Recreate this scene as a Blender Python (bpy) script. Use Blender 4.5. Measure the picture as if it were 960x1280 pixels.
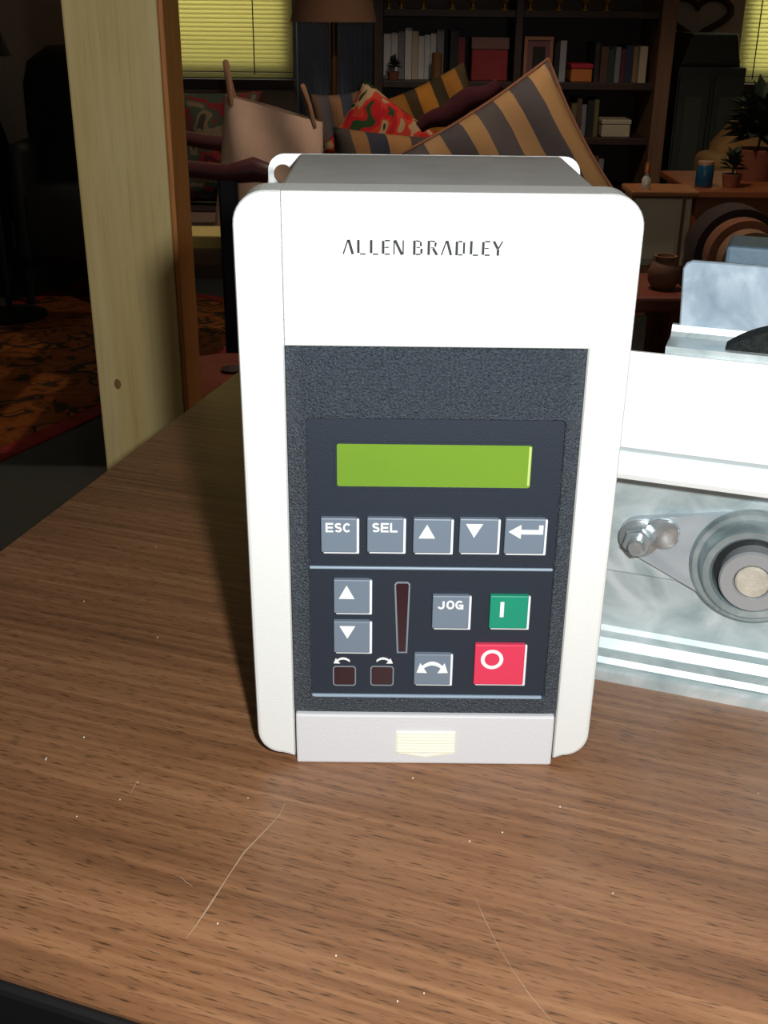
import bpy, bmesh, math, random
from math import radians, sin, cos, pi, sqrt, atan2
from mathutils import Vector, Matrix
random.seed(7)
for o in list(bpy.data.objects): bpy.data.objects.remove(o, do_unlink=True)
SC = bpy.context.scene
COL = SC.collection

# ------------------------------------------------------------ camera
TOP = 0.74                                   # height of the table top
CAM = Vector((0, 0, TOP + 0.24326))
FPX, PITCH, ROLL = 1404.0, radians(24.4), radians(0.63)
cd = bpy.data.cameras.new('camera'); cam = bpy.data.objects.new('camera', cd); COL.objects.link(cam)
cd.sensor_fit = 'VERTICAL'; cd.sensor_height = 24.0; cd.sensor_width = 18.0
cd.lens = 24.0 * FPX / 1280.0; cd.clip_start = 0.01
cam.matrix_world = Matrix.Translation(CAM) @ Matrix.Rotation(pi/2 - PITCH, 4, 'X') @ Matrix.Rotation(ROLL, 4, 'Z')
SC.camera = cam

# ------------------------------------------------------------ light and exposure
vs = SC.view_settings
SC.display_settings.display_device = 'sRGB'
vs.view_transform = 'Standard'; vs.look = 'None'; vs.exposure = 0.0; vs.gamma = 1.0; vs.use_curve_mapping = False
w = bpy.data.worlds.new('world'); SC.world = w; w.use_nodes = True
bg = w.node_tree.nodes['Background']; bg.inputs[0].default_value = (1.0, 0.86, 0.66, 1); bg.inputs[1].default_value = 0.05

def lamp(name, kind, loc, energy, color, size=0.02, rot=(0, 0, 0), sy=None):
    l = bpy.data.lights.new(name, kind); l.energy = energy; l.color = color
    if kind == 'AREA':
        l.shape = 'RECTANGLE'; l.size = size; l.size_y = sy or size
    else:
        l.shadow_soft_size = size
    o = bpy.data.objects.new(name, l); COL.objects.link(o); o.location = loc; o.rotation_euler = rot
    return o
# the camera's own flash, right of and above the lens
lamp('camera_flash', 'POINT', (CAM.x + 0.038, CAM.y, CAM.z + 0.026), 8.0, (0.98, 1.0, 0.985), 0.008)
# daylight outside the two windows
lamp('daylight', 'AREA', (-0.66, 4.72, 1.35), 11, (1.0, 0.98, 0.84), 0.8, (-pi/2, 0, 0), 1.3)
lamp('daylight', 'AREA', (1.62, 4.72, 1.35), 18, (0.96, 1.0, 0.84), 0.9, (-pi/2, 0, 0), 1.3)
# added warm fill light for the living room, outside the view
lamp('room_fill', 'POINT', (0.30, 2.42, 1.80), 20, (1.0, 0.88, 0.76), 0.02)

# ------------------------------------------------------------ helpers
def ray(x, y):
    u = (x - 480) / FPX; v = (640 - y) / FPX; c, s = cos(ROLL), sin(ROLL)
    u, v = c*u - s*v, s*u + c*v
    return Vector((u, cos(PITCH) + v*sin(PITCH), -sin(PITCH) + v*cos(PITCH)))
def at(x, y, Y):                              # photo pixel at a distance -> point in the room
    r = ray(x, y); return CAM + r * (Y / r.y)
def on_z(x, y, z):
    r = ray(x, y); return CAM + r * ((z - CAM.z) / r.z)
def lin(c):
    c = c / 255.0
    return c / 12.92 if c <= 0.04045 else ((c + 0.055) / 1.055) ** 2.4
def rgb(r, g, b): return (lin(r), lin(g), lin(b), 1.0)

def link(nt, a, b): nt.links.new(a, b)
def mat(name, col, rough=0.5, metal=0.0, bump=0.0, bscale=400.0, var=0.0, vscale=30.0, stretch=(1, 1, 1), coat=0.0, spec=0.5, trans=0.0):
    m = bpy.data.materials.new(name); m.use_nodes = True; nt = m.node_tree; N = nt.nodes
    b = N['Principled BSDF']
    c = rgb(*col) if max(col) > 1.0 else (*col, 1)
    b.inputs['Base Color'].default_value = c
    b.inputs['Roughness'].default_value = rough; b.inputs['Metallic'].default_value = metal
    b.inputs['Coat Weight'].default_value = coat; b.inputs['Specular IOR Level'].default_value = spec
    b.inputs['Transmission Weight'].default_value = trans
    tc = N.new('ShaderNodeTexCoord'); mp = N.new('ShaderNodeMapping'); mp.inputs['Scale'].default_value = stretch
    link(nt, tc.outputs['Object'], mp.inputs['Vector'])
    if var:
        n = N.new('ShaderNodeTexNoise'); n.inputs['Scale'].default_value = vscale; n.inputs['Detail'].default_value = 4
        link(nt, mp.outputs[0], n.inputs['Vector'])
        r = N.new('ShaderNodeValToRGB')
        r.color_ramp.elements[0].position = 0.3; r.color_ramp.elements[1].position = 0.7
        r.color_ramp.elements[0].color = tuple(x*(1-var) for x in c[:3]) + (1,)
        r.color_ramp.elements[1].color = tuple(min(1, x*(1+var)) for x in c[:3]) + (1,)
        link(nt, n.outputs['Fac'], r.inputs[0]); link(nt, r.outputs[0], b.inputs['Base Color'])
    if bump:
        n2 = N.new('ShaderNodeTexNoise'); n2.inputs['Scale'].default_value = bscale; n2.inputs['Detail'].default_value = 3
        link(nt, mp.outputs[0], n2.inputs['Vector'])
        bp = N.new('ShaderNodeBump'); bp.inputs['Strength'].default_value = bump; bp.inputs['Distance'].default_value = 0.002
        link(nt, n2.outputs['Fac'], bp.inputs['Height']); link(nt, bp.outputs[0], b.inputs['Normal'])
    return m

def ramp(N, stops):
    r = N.new('ShaderNodeValToRGB'); e = r.color_ramp.elements
    e[0].position, e[0].color = stops[0]
    e[1].position, e[1].color = stops[-1]
    for p, c in stops[1:-1]:
        x = e.new(p); x.color = c
    return r
def wood(name, dark, mid, light, axis='X', sc=1.0, rough=0.4, coat=0.0, pores=0.5, ring=18.0, spec=0.5, mixf=0.48, psc=420, fsc=150, pal=0.04):
    """grain along the given object axis: wide figure, fine streaks and short dark pores"""
    m = bpy.data.materials.new(name); m.use_nodes = True; nt = m.node_tree; N = nt.nodes; b = N['Principled BSDF']
    b.inputs['Roughness'].default_value = rough; b.inputs['Coat Weight'].default_value = coat; b.inputs['Coat Roughness'].default_value = 0.25
    b.inputs['Specular IOR Level'].default_value = spec
    tc = N.new('ShaderNodeTexCoord')
    def noise(s, along, scale, det=4, dist=0.0):
        mp = N.new('ShaderNodeMapping'); v = [s, s, s]; v['XYZ'.index(axis)] = along; mp.inputs['Scale'].default_value = v
        link(nt, tc.outputs['Object'], mp.inputs['Vector'])
        n = N.new('ShaderNodeTexNoise'); n.inputs['Scale'].default_value = scale; n.inputs['Detail'].default_value = det; n.inputs['Distortion'].default_value = dist
        link(nt, mp.outputs[0], n.inputs['Vector']); return n
    big = noise(1, 0.13, ring*sc, 3, 0.8)
    fine = noise(1, 0.03, fsc*sc, 4)
    r1 = ramp(N, [(0.25, rgb(*dark)), (0.5, rgb(*mid)), (0.75, rgb(*light))])
    mx = N.new('ShaderNodeMix'); mx.data_type = 'FLOAT'; mx.inputs[0].default_value = 0.48
    mx.inputs[0].default_value = mixf; link(nt, big.outputs['Fac'], mx.inputs[2]); link(nt, fine.outputs['Fac'], mx.inputs[3]); link(nt, mx.outputs[0], r1.inputs[0])
    out = r1.outputs[0]
    if pores:
        po = noise(1, pal, psc*sc, 2)
        r2 = ramp(N, [(0.56, (1, 1, 1, 1)), (0.70, (1-pores, 1-pores, 1-pores, 1))])
        link(nt, po.outputs['Fac'], r2.inputs[0])
        mm = N.new('ShaderNodeMix'); mm.data_type = 'RGBA'; mm.blend_type = 'MULTIPLY'; mm.inputs[0].default_value = 1
        link(nt, out, mm.inputs[6]); link(nt, r2.outputs[0], mm.inputs[7]); out = mm.outputs[2]
        bp = N.new('ShaderNodeBump'); bp.inputs['Strength'].default_value = 0.15; bp.inputs['Distance'].default_value = 0.0006
        link(nt, po.outputs['Fac'], bp.inputs['Height']); bp.invert = True; link(nt, bp.outputs[0], b.inputs['Normal'])
    link(nt, out, b.inputs['Base Color'])
    return m
def striped(name, cols, widths, direction=(1, 0, 0), rough=0.9, period=0.2, wob=0.006):
    m = bpy.data.materials.new(name); m.use_nodes = True; nt = m.node_tree; N = nt.nodes; b = N['Principled BSDF']
    b.inputs['Roughness'].default_value = rough; b.inputs['Specular IOR Level'].default_value = 0.1
    tc = N.new('ShaderNodeTexCoord'); d = N.new('ShaderNodeVectorMath'); d.operation = 'DOT_PRODUCT'; d.inputs[1].default_value = direction
    link(nt, tc.outputs['Object'], d.inputs[0])
    no = N.new('ShaderNodeTexNoise'); no.inputs['Scale'].default_value = 6; link(nt, tc.outputs['Object'], no.inputs['Vector'])
    ma = N.new('ShaderNodeMath'); ma.operation = 'MULTIPLY_ADD'; ma.inputs[1].default_value = wob * 4; link(nt, no.outputs['Fac'], ma.inputs[0]); link(nt, d.outputs['Value'], ma.inputs[2])
    fr = N.new('ShaderNodeMath'); fr.operation = 'DIVIDE'; fr.inputs[1].default_value = period; link(nt, ma.outputs[0], fr.inputs[0])
    f2 = N.new('ShaderNodeMath'); f2.operation = 'FRACT'; link(nt, fr.outputs[0], f2.inputs[0])
    r = N.new('ShaderNodeValToRGB'); r.color_ramp.interpolation = 'CONSTANT'; e = r.color_ramp.elements
    pos = 0.0
    for i, (c, wd) in enumerate(zip(cols, widths)):
        if i < 2: el = e[i]; el.position = pos
        else: el = e.new(pos)
        el.color = rgb(*c); pos += wd
    link(nt, f2.outputs[0], r.inputs[0]); link(nt, r.outputs[0], b.inputs['Base Color'])
    n2 = N.new('ShaderNodeTexNoise'); n2.inputs['Scale'].default_value = 40; bp = N.new('ShaderNodeBump'); bp.inputs['Strength'].default_value = 0.3
    link(nt, n2.outputs['Fac'], bp.inputs['Height']); link(nt, bp.outputs[0], b.inputs['Normal'])
    return m
def patches(name, cols, scale, rough=0.9, weave=0.0, stretch=(1, 1, 1)):
    """printed / woven patches of several colours"""
    m = bpy.data.materials.new(name); m.use_nodes = True; nt = m.node_tree; N = nt.nodes; b = N['Principled BSDF']
    b.inputs['Roughness'].default_value = rough; b.inputs['Specular IOR Level'].default_value = 0.15
    tc = N.new('ShaderNodeTexCoord'); mp = N.new('ShaderNodeMapping'); mp.inputs['Scale'].default_value = stretch; link(nt, tc.outputs['Object'], mp.inputs[0])
    n = N.new('ShaderNodeTexNoise'); n.inputs['Scale'].default_value = scale; n.inputs['Detail'].default_value = 1.2; n.inputs['Distortion'].default_value = 1.0
    link(nt, mp.outputs[0], n.inputs['Vector'])
    r = N.new('ShaderNodeValToRGB'); r.color_ramp.interpolation = 'CONSTANT'; e = r.color_ramp.elements
    k = len(cols)
    for i, c in enumerate(cols):
        p = 0.0 if i == 0 else 0.34 + 0.32 * (i - 1) / max(1, k - 2)
        if i < 2: el = e[i]; el.position = p
        else: el = e.new(p)
        el.color = rgb(*c)
    link(nt, n.outputs['Fac'], r.inputs[0]); link(nt, r.outputs[0], b.inputs['Base Color'])
    return m
def galvanised(name, base, lo, hi, rough=0.42, metal=0.35, scale=90):
    """zinc spangle: blotches of slightly different grey and gloss"""
    m = bpy.data.materials.new(name); m.use_nodes = True; nt = m.node_tree; N = nt.nodes; b = N['Principled BSDF']
    tc = N.new('ShaderNodeTexCoord')
    v = N.new('ShaderNodeTexVoronoi'); v.inputs['Scale'].default_value = scale; link(nt, tc.outputs['Object'], v.inputs['Vector'])
    n = N.new('ShaderNodeTexNoise'); n.inputs['Scale'].default_value = scale*0.6; n.inputs['Detail'].default_value = 5; n.inputs['Distortion'].default_value = 1.5
    link(nt, tc.outputs['Object'], n.inputs['Vector'])
    sp = N.new('ShaderNodeSeparateColor'); link(nt, v.outputs['Color'], sp.inputs[0])
    mx = N.new('ShaderNodeMix'); mx.data_type = 'FLOAT'; mx.inputs[0].default_value = 0.97
    link(nt, sp.outputs[0], mx.inputs[2]); link(nt, n.outputs['Fac'], mx.inputs[3])
    r = ramp(N, [(0.32, rgb(*lo)), (0.5, rgb(*base)), (0.68, rgb(*hi))]); link(nt, mx.outputs[0], r.inputs[0]); link(nt, r.outputs[0], b.inputs['Base Color'])
    b.inputs['Metallic'].default_value = metal
    mr = N.new('ShaderNodeMapRange'); mr.inputs[3].default_value = rough-0.12; mr.inputs[4].default_value = rough+0.15; link(nt, mx.outputs[0], mr.inputs[0]); link(nt, mr.outputs[0], b.inputs['Roughness'])
    bp = N.new('ShaderNodeBump'); bp.inputs['Strength'].default_value = 0.12; bp.inputs['Distance'].default_value = 0.001; link(nt, n.outputs['Fac'], bp.inputs['Height']); link(nt, bp.outputs[0], b.inputs['Normal'])
    return m

def empty(name, loc=(0, 0, 0), rz=0.0):
    o = bpy.data.objects.new(name, None); COL.objects.link(o); o.location = loc; o.rotation_euler = (0, 0, rz); o.empty_display_size = 0.05
    return o
def tag(o, label=None, cat=None, group=None, kind=None):
    if label: o['label'] = label
    if cat: o['category'] = cat
    if group: o['group'] = group
    if kind: o['kind'] = kind
    return o

class MB:
    """collects shapes of one part in a bmesh, then links them as ONE mesh object"""
    def __init__(s): s.bm = bmesh.new()
    def _bev(s, geom_v, bev, seg):
        if bev <= 0: return
        es = {e for v in geom_v for e in v.link_edges}
        bmesh.ops.bevel(s.bm, geom=list(es), offset=bev, segments=seg, profile=0.5, affect='EDGES', clamp_overlap=True)
    def box(s, x0, x1, y0, y1, z0, z1, bev=0.0, seg=2, M=None):
        vs = [s.bm.verts.new((x, y, z)) for x in (x0, x1) for y in (y0, y1) for z in (z0, z1)]
        for f in ((0, 1, 3, 2), (4, 6, 7, 5), (0, 4, 5, 1), (2, 3, 7, 6), (0, 2, 6, 4), (1, 5, 7, 3)):
            s.bm.faces.new([vs[i] for i in f])
        if M is not None: bmesh.ops.transform(s.bm, matrix=M, verts=vs)
        s._bev(vs, bev, seg); return s
    def prism(s, pts, axis, a, b, bev=0.0, seg=2, holes=(), front_only=False):
        """polygon in the plane across axis, extruded from a to b. pts are (x,z) for Y, (x,y) for Z, (y,z) for X"""
        def mk(p, t):
            if axis == 'Y': return (p[0], t, p[1])
            if axis == 'Z': return (p[0], p[1], t)
            return (t, p[0], p[1])
        if not holes:
            A = [s.bm.verts.new(mk(p, a)) for p in pts]; B = [s.bm.verts.new(mk(p, b)) for p in pts]
            fa = s.bm.faces.new(A); fb = s.bm.faces.new(B[::-1]); n = len(pts)
            for i in range(n): s.bm.faces.new((A[i], B[i], B[(i+1) % n], A[(i+1) % n]))
            if bev > 0:
                es = list(fa.edges) if front_only else list(fa.edges) + list(fb.edges)
                bmesh.ops.bevel(s.bm, geom=es, offset=bev, segments=seg, profile=0.5, affect='EDGES', clamp_overlap=True)
            return s
        caps = []
        for t in (a, b):
            loops = []; edges = []
            for lp in [pts] + list(holes):
                vv = [s.bm.verts.new(mk(p, t)) for p in lp]; loops.append(vv)
                edges += [s.bm.edges.new((vv[i], vv[(i+1) % len(vv)])) for i in range(len(vv))]
            bmesh.ops.triangle_fill(s.bm, edges=edges, use_beauty=True, use_dissolve=False)
            caps.append(loops)
        for la, lb in zip(*caps):
            n = len(la)
            for i in range(n): s.bm.faces.new((la[i], lb[i], lb[(i+1) % n], la[(i+1) % n]))
        return s
    def loops(s, rings, cap0=True, cap1=True):
        """bridge rings of points with equal counts"""
        R = [[s.bm.verts.new(p) for p in r] for r in rings]; n = len(R[0])
        for a, b in zip(R, R[1:]):
            for i in range(n): s.bm.faces.new((a[i], a[(i+1) % n], b[(i+1) % n], b[i]))
        if cap0: s.bm.faces.new(R[0][::-1])
        if cap1: s.bm.faces.new(R[-1])
        return s
    def lathe(s, prof, seg=32, M=None, cap=True):
        """profile of (radius, height) turned about Z"""
        rings = [[(r*cos(2*pi*i/seg), r*sin(2*pi*i/seg), z) for i in range(seg)] for r, z in prof]
        n0 = len(s.bm.verts); s.loops(rings, cap, cap)
        if M is not None:
            s.bm.verts.ensure_lookup_table(); bmesh.ops.transform(s.bm, matrix=M, verts=s.bm.verts[n0:])
        return s
    def tube(s, path, r, seg=10, cap=True, closed=False):
        path = [Vector(p) for p in path]; n = len(path); rings = []
        up = Vector((0, 0, 1)); prev = None
        for i, p in enumerate(path):
            if closed: t = (path[(i+1) % n] - path[i-1]).normalized()
            else: t = (path[min(i+1, n-1)] - path[max(i-1, 0)]).normalized()
            if prev is None:
                a = t.cross(up)
                if a.length < 1e-3: a = t.cross(Vector((1, 0, 0)))
                a.normalize()
            else:
                a = prev - t * prev.dot(t); a.normalize()
            b = t.cross(a); prev = a
            rr = r[i] if isinstance(r, (list, tuple)) else r
            rings.append([p + (a*cos(2*pi*k/seg) + b*sin(2*pi*k/seg))*rr for k in range(seg)])
        if closed: rings.append(rings[0]); return s.loops(rings[:-1] + [rings[0]], False, False)
        return s.loops(rings, cap, cap)
    def grid(s, fn, nu, nv, closed_u=False):
        V = [[s.bm.verts.new(fn(i/nu, j/nv)) for j in range(nv+1)] for i in range(nu+1)]
        for i in range(nu):
            for j in range(nv): s.bm.faces.new((V[i][j], V[i+1][j], V[i+1][j+1], V[i][j+1]))
        return s
    def build(s, name, m, parent=None, smooth=False, origin=None, angle=40):
        bm = s.bm
        bmesh.ops.remove_doubles(bm, verts=bm.verts, dist=1e-6)
        bmesh.ops.recalc_face_normals(bm, faces=bm.faces)
        if origin is not None: bmesh.ops.translate(bm, vec=-Vector(origin), verts=bm.verts)
        me = bpy.data.meshes.new(name)
        if smooth:
            for f in bm.faces: f.smooth = True
            for e in bm.edges:
                if len(e.link_faces) == 2 and e.calc_face_angle(0) > radians(angle): e.smooth = False
        bm.to_mesh(me); bm.free(); me.materials.append(m)
        o = bpy.data.objects.new(name, me); COL.objects.link(o)
        if parent is not None: o.parent = parent
        if origin is not None: o.location = origin
        return o
def rrect(x0, x1, z0, z1, r, n=6):
    """rounded rectangle; r may be four radii (lower left, lower right, upper right, upper left)"""
    rs = r if isinstance(r, (list, tuple)) else (r,)*4; out = []
    for (cx, cz, a0), q in zip(((x0, z0, pi), (x1, z0, 1.5*pi), (x1, z1, 0), (x0, z1, pi/2)), rs):
        ox = cx + (q if cx == x0 else -q); oz = cz + (q if cz == z0 else -q)
        for i in range(n+1):
            a = a0 + pi/2*i/n; out.append((ox + q*cos(a), oz + q*sin(a)))
    return out
def inset(pts, d):
    n = len(pts); area = sum(pts[i][0]*pts[(i+1) % n][1] - pts[(i+1) % n][0]*pts[i][1] for i in range(n)); sg = 1 if area > 0 else -1; out = []
    for i in range(n):
        a, b, c = Vector(pts[i-1]), Vector(pts[i]), Vector(pts[(i+1) % n])
        e1, e2 = (b-a).normalized(), (c-b).normalized(); n1, n2 = Vector((-e1.y, e1.x))*sg, Vector((-e2.y, e2.x))*sg
        m_ = (n1+n2).normalized(); k = d/max(.4, m_.dot(n1)); out.append((b.x + m_.x*k, b.y + m_.y*k))
    return out
def circle(cx, cz, r, n=24): return [(cx + r*cos(2*pi*i/n), cz + r*sin(2*pi*i/n)) for i in range(n)]

# ------------------------------------------------------------ the room
m_floor = mat('dark_floor', (70, 72, 66), 0.85, var=0.25, vscale=3)
m_wall = mat('wall_paint', (168, 148, 130), 0.9, var=0.06, vscale=2)
m_trim = mat('dark_trim', (58, 44, 36), 0.6)
YB = 4.35
def structure(o): o['kind'] = 'structure'; return o
structure(MB().box(-2.6, 3.0, -1.2, YB + 0.12, -0.06, 0.0).build('floor', m_floor))
W1 = (at(150, 93, YB).x, at(368, 93, YB).x, at(218, 97, YB).z, 1.95)
W2 = (at(919, 103, YB).x, at(919, 103, YB).x + 0.85, at(940, 104, YB).z, 1.95)
# back wall with its two window openings, built as one wall with holes
wall = MB().prism([(-2.6, 0), (3.0, 0), (3.0, 2.4), (-2.6, 2.4)], 'Y', YB, YB + 0.12,
                  holes=[[(a, c), (b, c), (b, d), (a, d)] for a, b, c, d in (W1, W2)]).build('wall_back', m_wall)
structure(wall)
structure(MB().box(-2.72, -2.6, -1.2, YB + 0.12, 0, 2.4).build('wall_left', mat('wall_paint_shaded', (66, 56, 44), 0.9)))  # wall paint darkened to put the unlit left side into its colour
structure(MB().box(3.0, 3.12, -1.2, YB + 0.12, 0, 2.4).build('wall_right', m_wall))
structure(MB().box(-2.6, 3.0, YB - 0.015, YB, 0, 0.1).build('baseboard_back', m_trim))
m_pane = bpy.data.materials.new('window_glass'); m_pane.use_nodes = True
_nt = m_pane.node_tree; _nt.nodes.clear()
_o = _nt.nodes.new('ShaderNodeOutputMaterial'); _mx = _nt.nodes.new('ShaderNodeMixShader'); _t = _nt.nodes.new('ShaderNodeBsdfTransparent'); _g = _nt.nodes.new('ShaderNodeBsdfGlossy')
_g.inputs['Roughness'].default_value = 0.02; _mx.inputs[0].default_value = 0.08
link(_nt, _t.outputs[0], _mx.inputs[1]); link(_nt, _g.outputs[0], _mx.inputs[2]); link(_nt, _mx.outputs[0], _o.inputs[0])
m_blind = bpy.data.materials.new('blind_vinyl'); m_blind.use_nodes = True
_nt = m_blind.node_tree; _b = _nt.nodes['Principled BSDF']; _b.inputs['Base Color'].default_value = rgb(228, 224, 186); _b.inputs['Roughness'].default_value = 0.6
_tr = _nt.nodes.new('ShaderNodeBsdfTranslucent'); _tr.inputs[0].default_value = rgb(240, 235, 186); _mx = _nt.nodes.new('ShaderNodeMixShader'); _mx.inputs[0].default_value = 0.6
link(_nt, _b.outputs[0], _mx.inputs[1]); link(_nt, _tr.outputs[0], _mx.inputs[2]); link(_nt, _mx.outputs[0], _nt.nodes['Material Output'].inputs[0])
def window(idx, W, cords, label):
    a, b, c, d = W
    r = structure(empty('window_%d' % idx, ((a+b)/2, YB, c))); ox, oz = (a+b)/2, c
    f = MB()
    for (x0, x1, z0, z1) in ((a, a+.045, c, d), (b-.045, b, c, d), (a+.045, b-.045, c, c+.045), (a+.045, b-.045, d-.045, d), (a+.045, b-.045, (c+d)/2-.02, (c+d)/2+.02)):
        f.box(x0-ox, x1-ox, .06, .1, z0-oz, z1-oz)
    f.build('window_frame', m_trim, r)
    MB().box(a-ox-.03, b-ox+.03, -.05, .06, -.035, 0, .004).build('window_sill', m_trim, r)
    for z0, z1 in ((c+.045, (c+d)/2-.02), ((c+d)/2+.02, d-.045)):
        MB().box(a+.045-ox, b-.045-ox, .078, .082, z0-oz, z1-oz).build('pane', m_pane, r)
    t = empty('window_blind', ((a+b)/2, YB + .03, c + .002)); tag(t, label, 'blind')
    pitch = 0.0145; hw = (b-a)/2 - .006; n = int((d-c-.06)/pitch); s = MB()
    for i in range(n):
        z = .022 + i*pitch
        s.loops([[(-hw, -.006, z-.002), (-hw, -.0045, z-.002), (-hw, .0065, z+.0158), (-hw, .005, z+.0158)],
                 [(hw, -.006, z-.002), (hw, -.0045, z-.002), (hw, .0065, z+.0158), (hw, .005, z+.0158)]])
    tag(s.build('slats', m_blind, t), kind='stuff')
    MB().box(-hw, hw, -.011, .011, 0, .016, .003).build('bottom_rail', m_blind, t)
    MB().box(-hw, hw, -.014, .014, d-c-.03, d-c-.004, .002).build('head_rail', m_blind, t)
    for cx in cords: MB().tube([(cx, -.012, d-c-.03), (cx, -.012, .01)], .0022, 6).build('cord', m_trim, t)
window(1, W1, (-.16, .17), 'closed yellow sunlit slatted blind beside the grey curtain')
window(2, W2, (-.36, .2), 'closed green-yellow slatted blind to the right of the heart wreath')

# patterned rug on the dark floor
m_rug = patches('rug_pile', [(110, 60, 24), (150, 84, 32), (136, 70, 28), (66, 48, 28), (160, 92, 40)], 11, weave=1)
m_rugb = mat('rug_border', (150, 40, 34), 0.95, var=0.3, vscale=20)
p0, p1 = on_z(0, 563, 0.0), on_z(121, 509, 0.0); d0 = (p1-p0).normalized(); ang = atan2(d0.y, d0.x)
r = empty('patterned_rug', (p0.x, p0.y, 0), ang); tag(r, 'orange and brown patterned rug with a red border on dark floor', 'rug')
MB().box(-1.2, 1.46, 0.0, .93, 0.0, .006, .002).build('rug_field', m_rug, r)
bd = MB()
for q in ((-1.2, 1.46, -.055, 0), (-1.2, 1.46, .93, .985), (-1.255, -1.2, -.055, .985), (1.46, 1.515, -.055, .985)):
    bd.box(q[0], q[1], q[2], q[3], .0, .006, .002)
bd.build('rug_border', m_rugb, r)

RUG_O, RUG_N = Vector((p0.x, p0.y, 0)), Vector((-d0.y, d0.x, 0))
def ground(x, y):                            # height of the rug or the floor under a point
    v = Vector((x, y, 0)) - RUG_O; a, b = v.dot(d0), v.dot(RUG_N)
    return .006 if -1.255 < a < 1.515 and -.055 < b < .985 else 0.0
# ------------------------------------------------------------ wooden post behind the table
YP = 0.95
xl, xr = at(75, 0, YP).x, at(196, 0, YP).x
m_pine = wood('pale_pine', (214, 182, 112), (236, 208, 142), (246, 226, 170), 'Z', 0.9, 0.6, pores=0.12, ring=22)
m_orange = wood('orange_wood', (196, 118, 56), (216, 138, 70), (230, 156, 86), 'Z', 1.0, 0.5, pores=0.2)  # orange tone for the post's right side only
ox = (xl+xr)/2; t = empty('wooden_post', (ox, YP, 0)); tag(t, 'square pale pine post with an orange side standing behind the table', 'post')
MB().box(xl-ox, xr-ox-.0005, 0, .074, 0, 2.4, .002).build('post_shaft', m_pine, t)
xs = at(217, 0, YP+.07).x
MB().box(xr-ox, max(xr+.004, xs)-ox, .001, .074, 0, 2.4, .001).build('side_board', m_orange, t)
kz = at(147, 480, YP)
MB().lathe([(.001, 0), (.003, .0), (.0026, .0008), (.001, .001)], 14, Matrix.Translation((kz.x-ox, 0, kz.z)) @ Matrix.Rotation(pi/2, 4, 'X') @ Matrix.Scale(1.6, 4, (0, 1, 0))).build('knot', mat('knot_wood', (150, 116, 66), .7), t)

# ------------------------------------------------------------ table
fl0, fl1 = on_z(0, 1220, TOP), on_z(190, 1280, TOP); fd = (fl1-fl0).normalized()
ll0, ll1 = on_z(0, 690, TOP), on_z(245, 505, TOP); ld = (ll1-ll0).normalized()
def isect(p, d, q, e):
    det = d.x*(-e.y) + e.x*d.y; rx, ry = q.x-p.x, q.y-p.y
    return p + d*((rx*(-e.y) + e.x*ry)/det)
C0 = isect(fl0, fd, ll0, ld); rzt = atan2(fd.y, fd.x)
T = empty('work_table', (C0.x, C0.y, 0), rzt)
tag(T, 'brown walnut-grain laminate table with a black edge under the white drive', 'table')
Ri = Matrix.Rotation(-rzt, 4, 'Z')
def tl(p): return Ri @ (Vector(p) - Vector((C0.x, C0.y, 0)))
back = tl(C0 + ld*0.56); sh = back.x/back.y; TD, TL_ = back.y, 1.25
m_top = wood('walnut_laminate', (84, 54, 36), (136, 94, 64), (172, 126, 90), 'X', 1.0, 0.36, 0.0, 0.68, 20, 0.5, 0.60, 1500, 330, 0.09)
m_black = mat('black_edging', (20, 20, 22), .45)
foot = [(0, 0), (TL_, 0), (TL_ + sh*TD, TD), (sh*TD, TD)]
MB().prism(foot, 'Z', TOP-.0012, TOP).build('table_top', m_top, T)
MB().prism([(-.003, -.003), (TL_+.003, -.003), (TL_+sh*TD+.003, TD+.003), (sh*TD-.003, TD+.003)], 'Z', TOP-.025, TOP-.0013, .002).build('edge_band', m_black, T)
ap = MB()
ap.box(.06, TL_-.06, .05, .07, TOP-.09, TOP-.025); ap.box(.06+sh*TD, TL_-.06, TD-.07, TD-.05, TOP-.09, TOP-.025)
ap.build('apron', m_black, T)
for x, y in ((.05, .04), (TL_-.09, .04), (.05+sh*TD, TD-.08), (TL_-.09, TD-.08)):
    MB().box(x, x+.04, y, y+.04, 0, TOP-.025, .003).build('leg', m_black, T)
m_scr = mat('scratch_mark', (176, 150, 124), .7)
def strip(pts, wd):
    P = [tl(on_z(px, py, TOP)) for px, py in pts]; L, R_ = [], []
    for i, p in enumerate(P):
        t = (P[min(i+1, len(P)-1)] - P[max(i-1, 0)]).normalized(); nrm = Vector((-t.y, t.x, 0))
        k = wd * (0.35 + 0.65*random.random()) * (0.4 if i in (0, len(P)-1) else 1)
        L.append(p + nrm*k); R_.append(p - nrm*k)
    mb = MB()
    for i in range(len(P)-1):
        q = [mb.bm.verts.new((v.x, v.y, TOP + .00012)) for v in (L[i], L[i+1], R_[i+1], R_[i])]; mb.bm.faces.new(q)
    return mb
strip([(232, 1174), (243, 1160), (262, 1132), (285, 1096), (305, 1066), (330, 1040), (349, 1020), (356, 1005)], .00034).build('scratch', m_scr, T)
strip([(594, 1122), (606, 1150), (622, 1182), (640, 1212), (662, 1244), (694, 1282)], .00016).build('scratch', m_scr, T)
strip([(224, 1095), (232, 1102), (241, 1109)], .0002).build('scratch', m_scr, T)
strip([(163, 992), (168, 984), (171, 977)], .0002).build('scratch', m_scr, T)
sp = MB()
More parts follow.
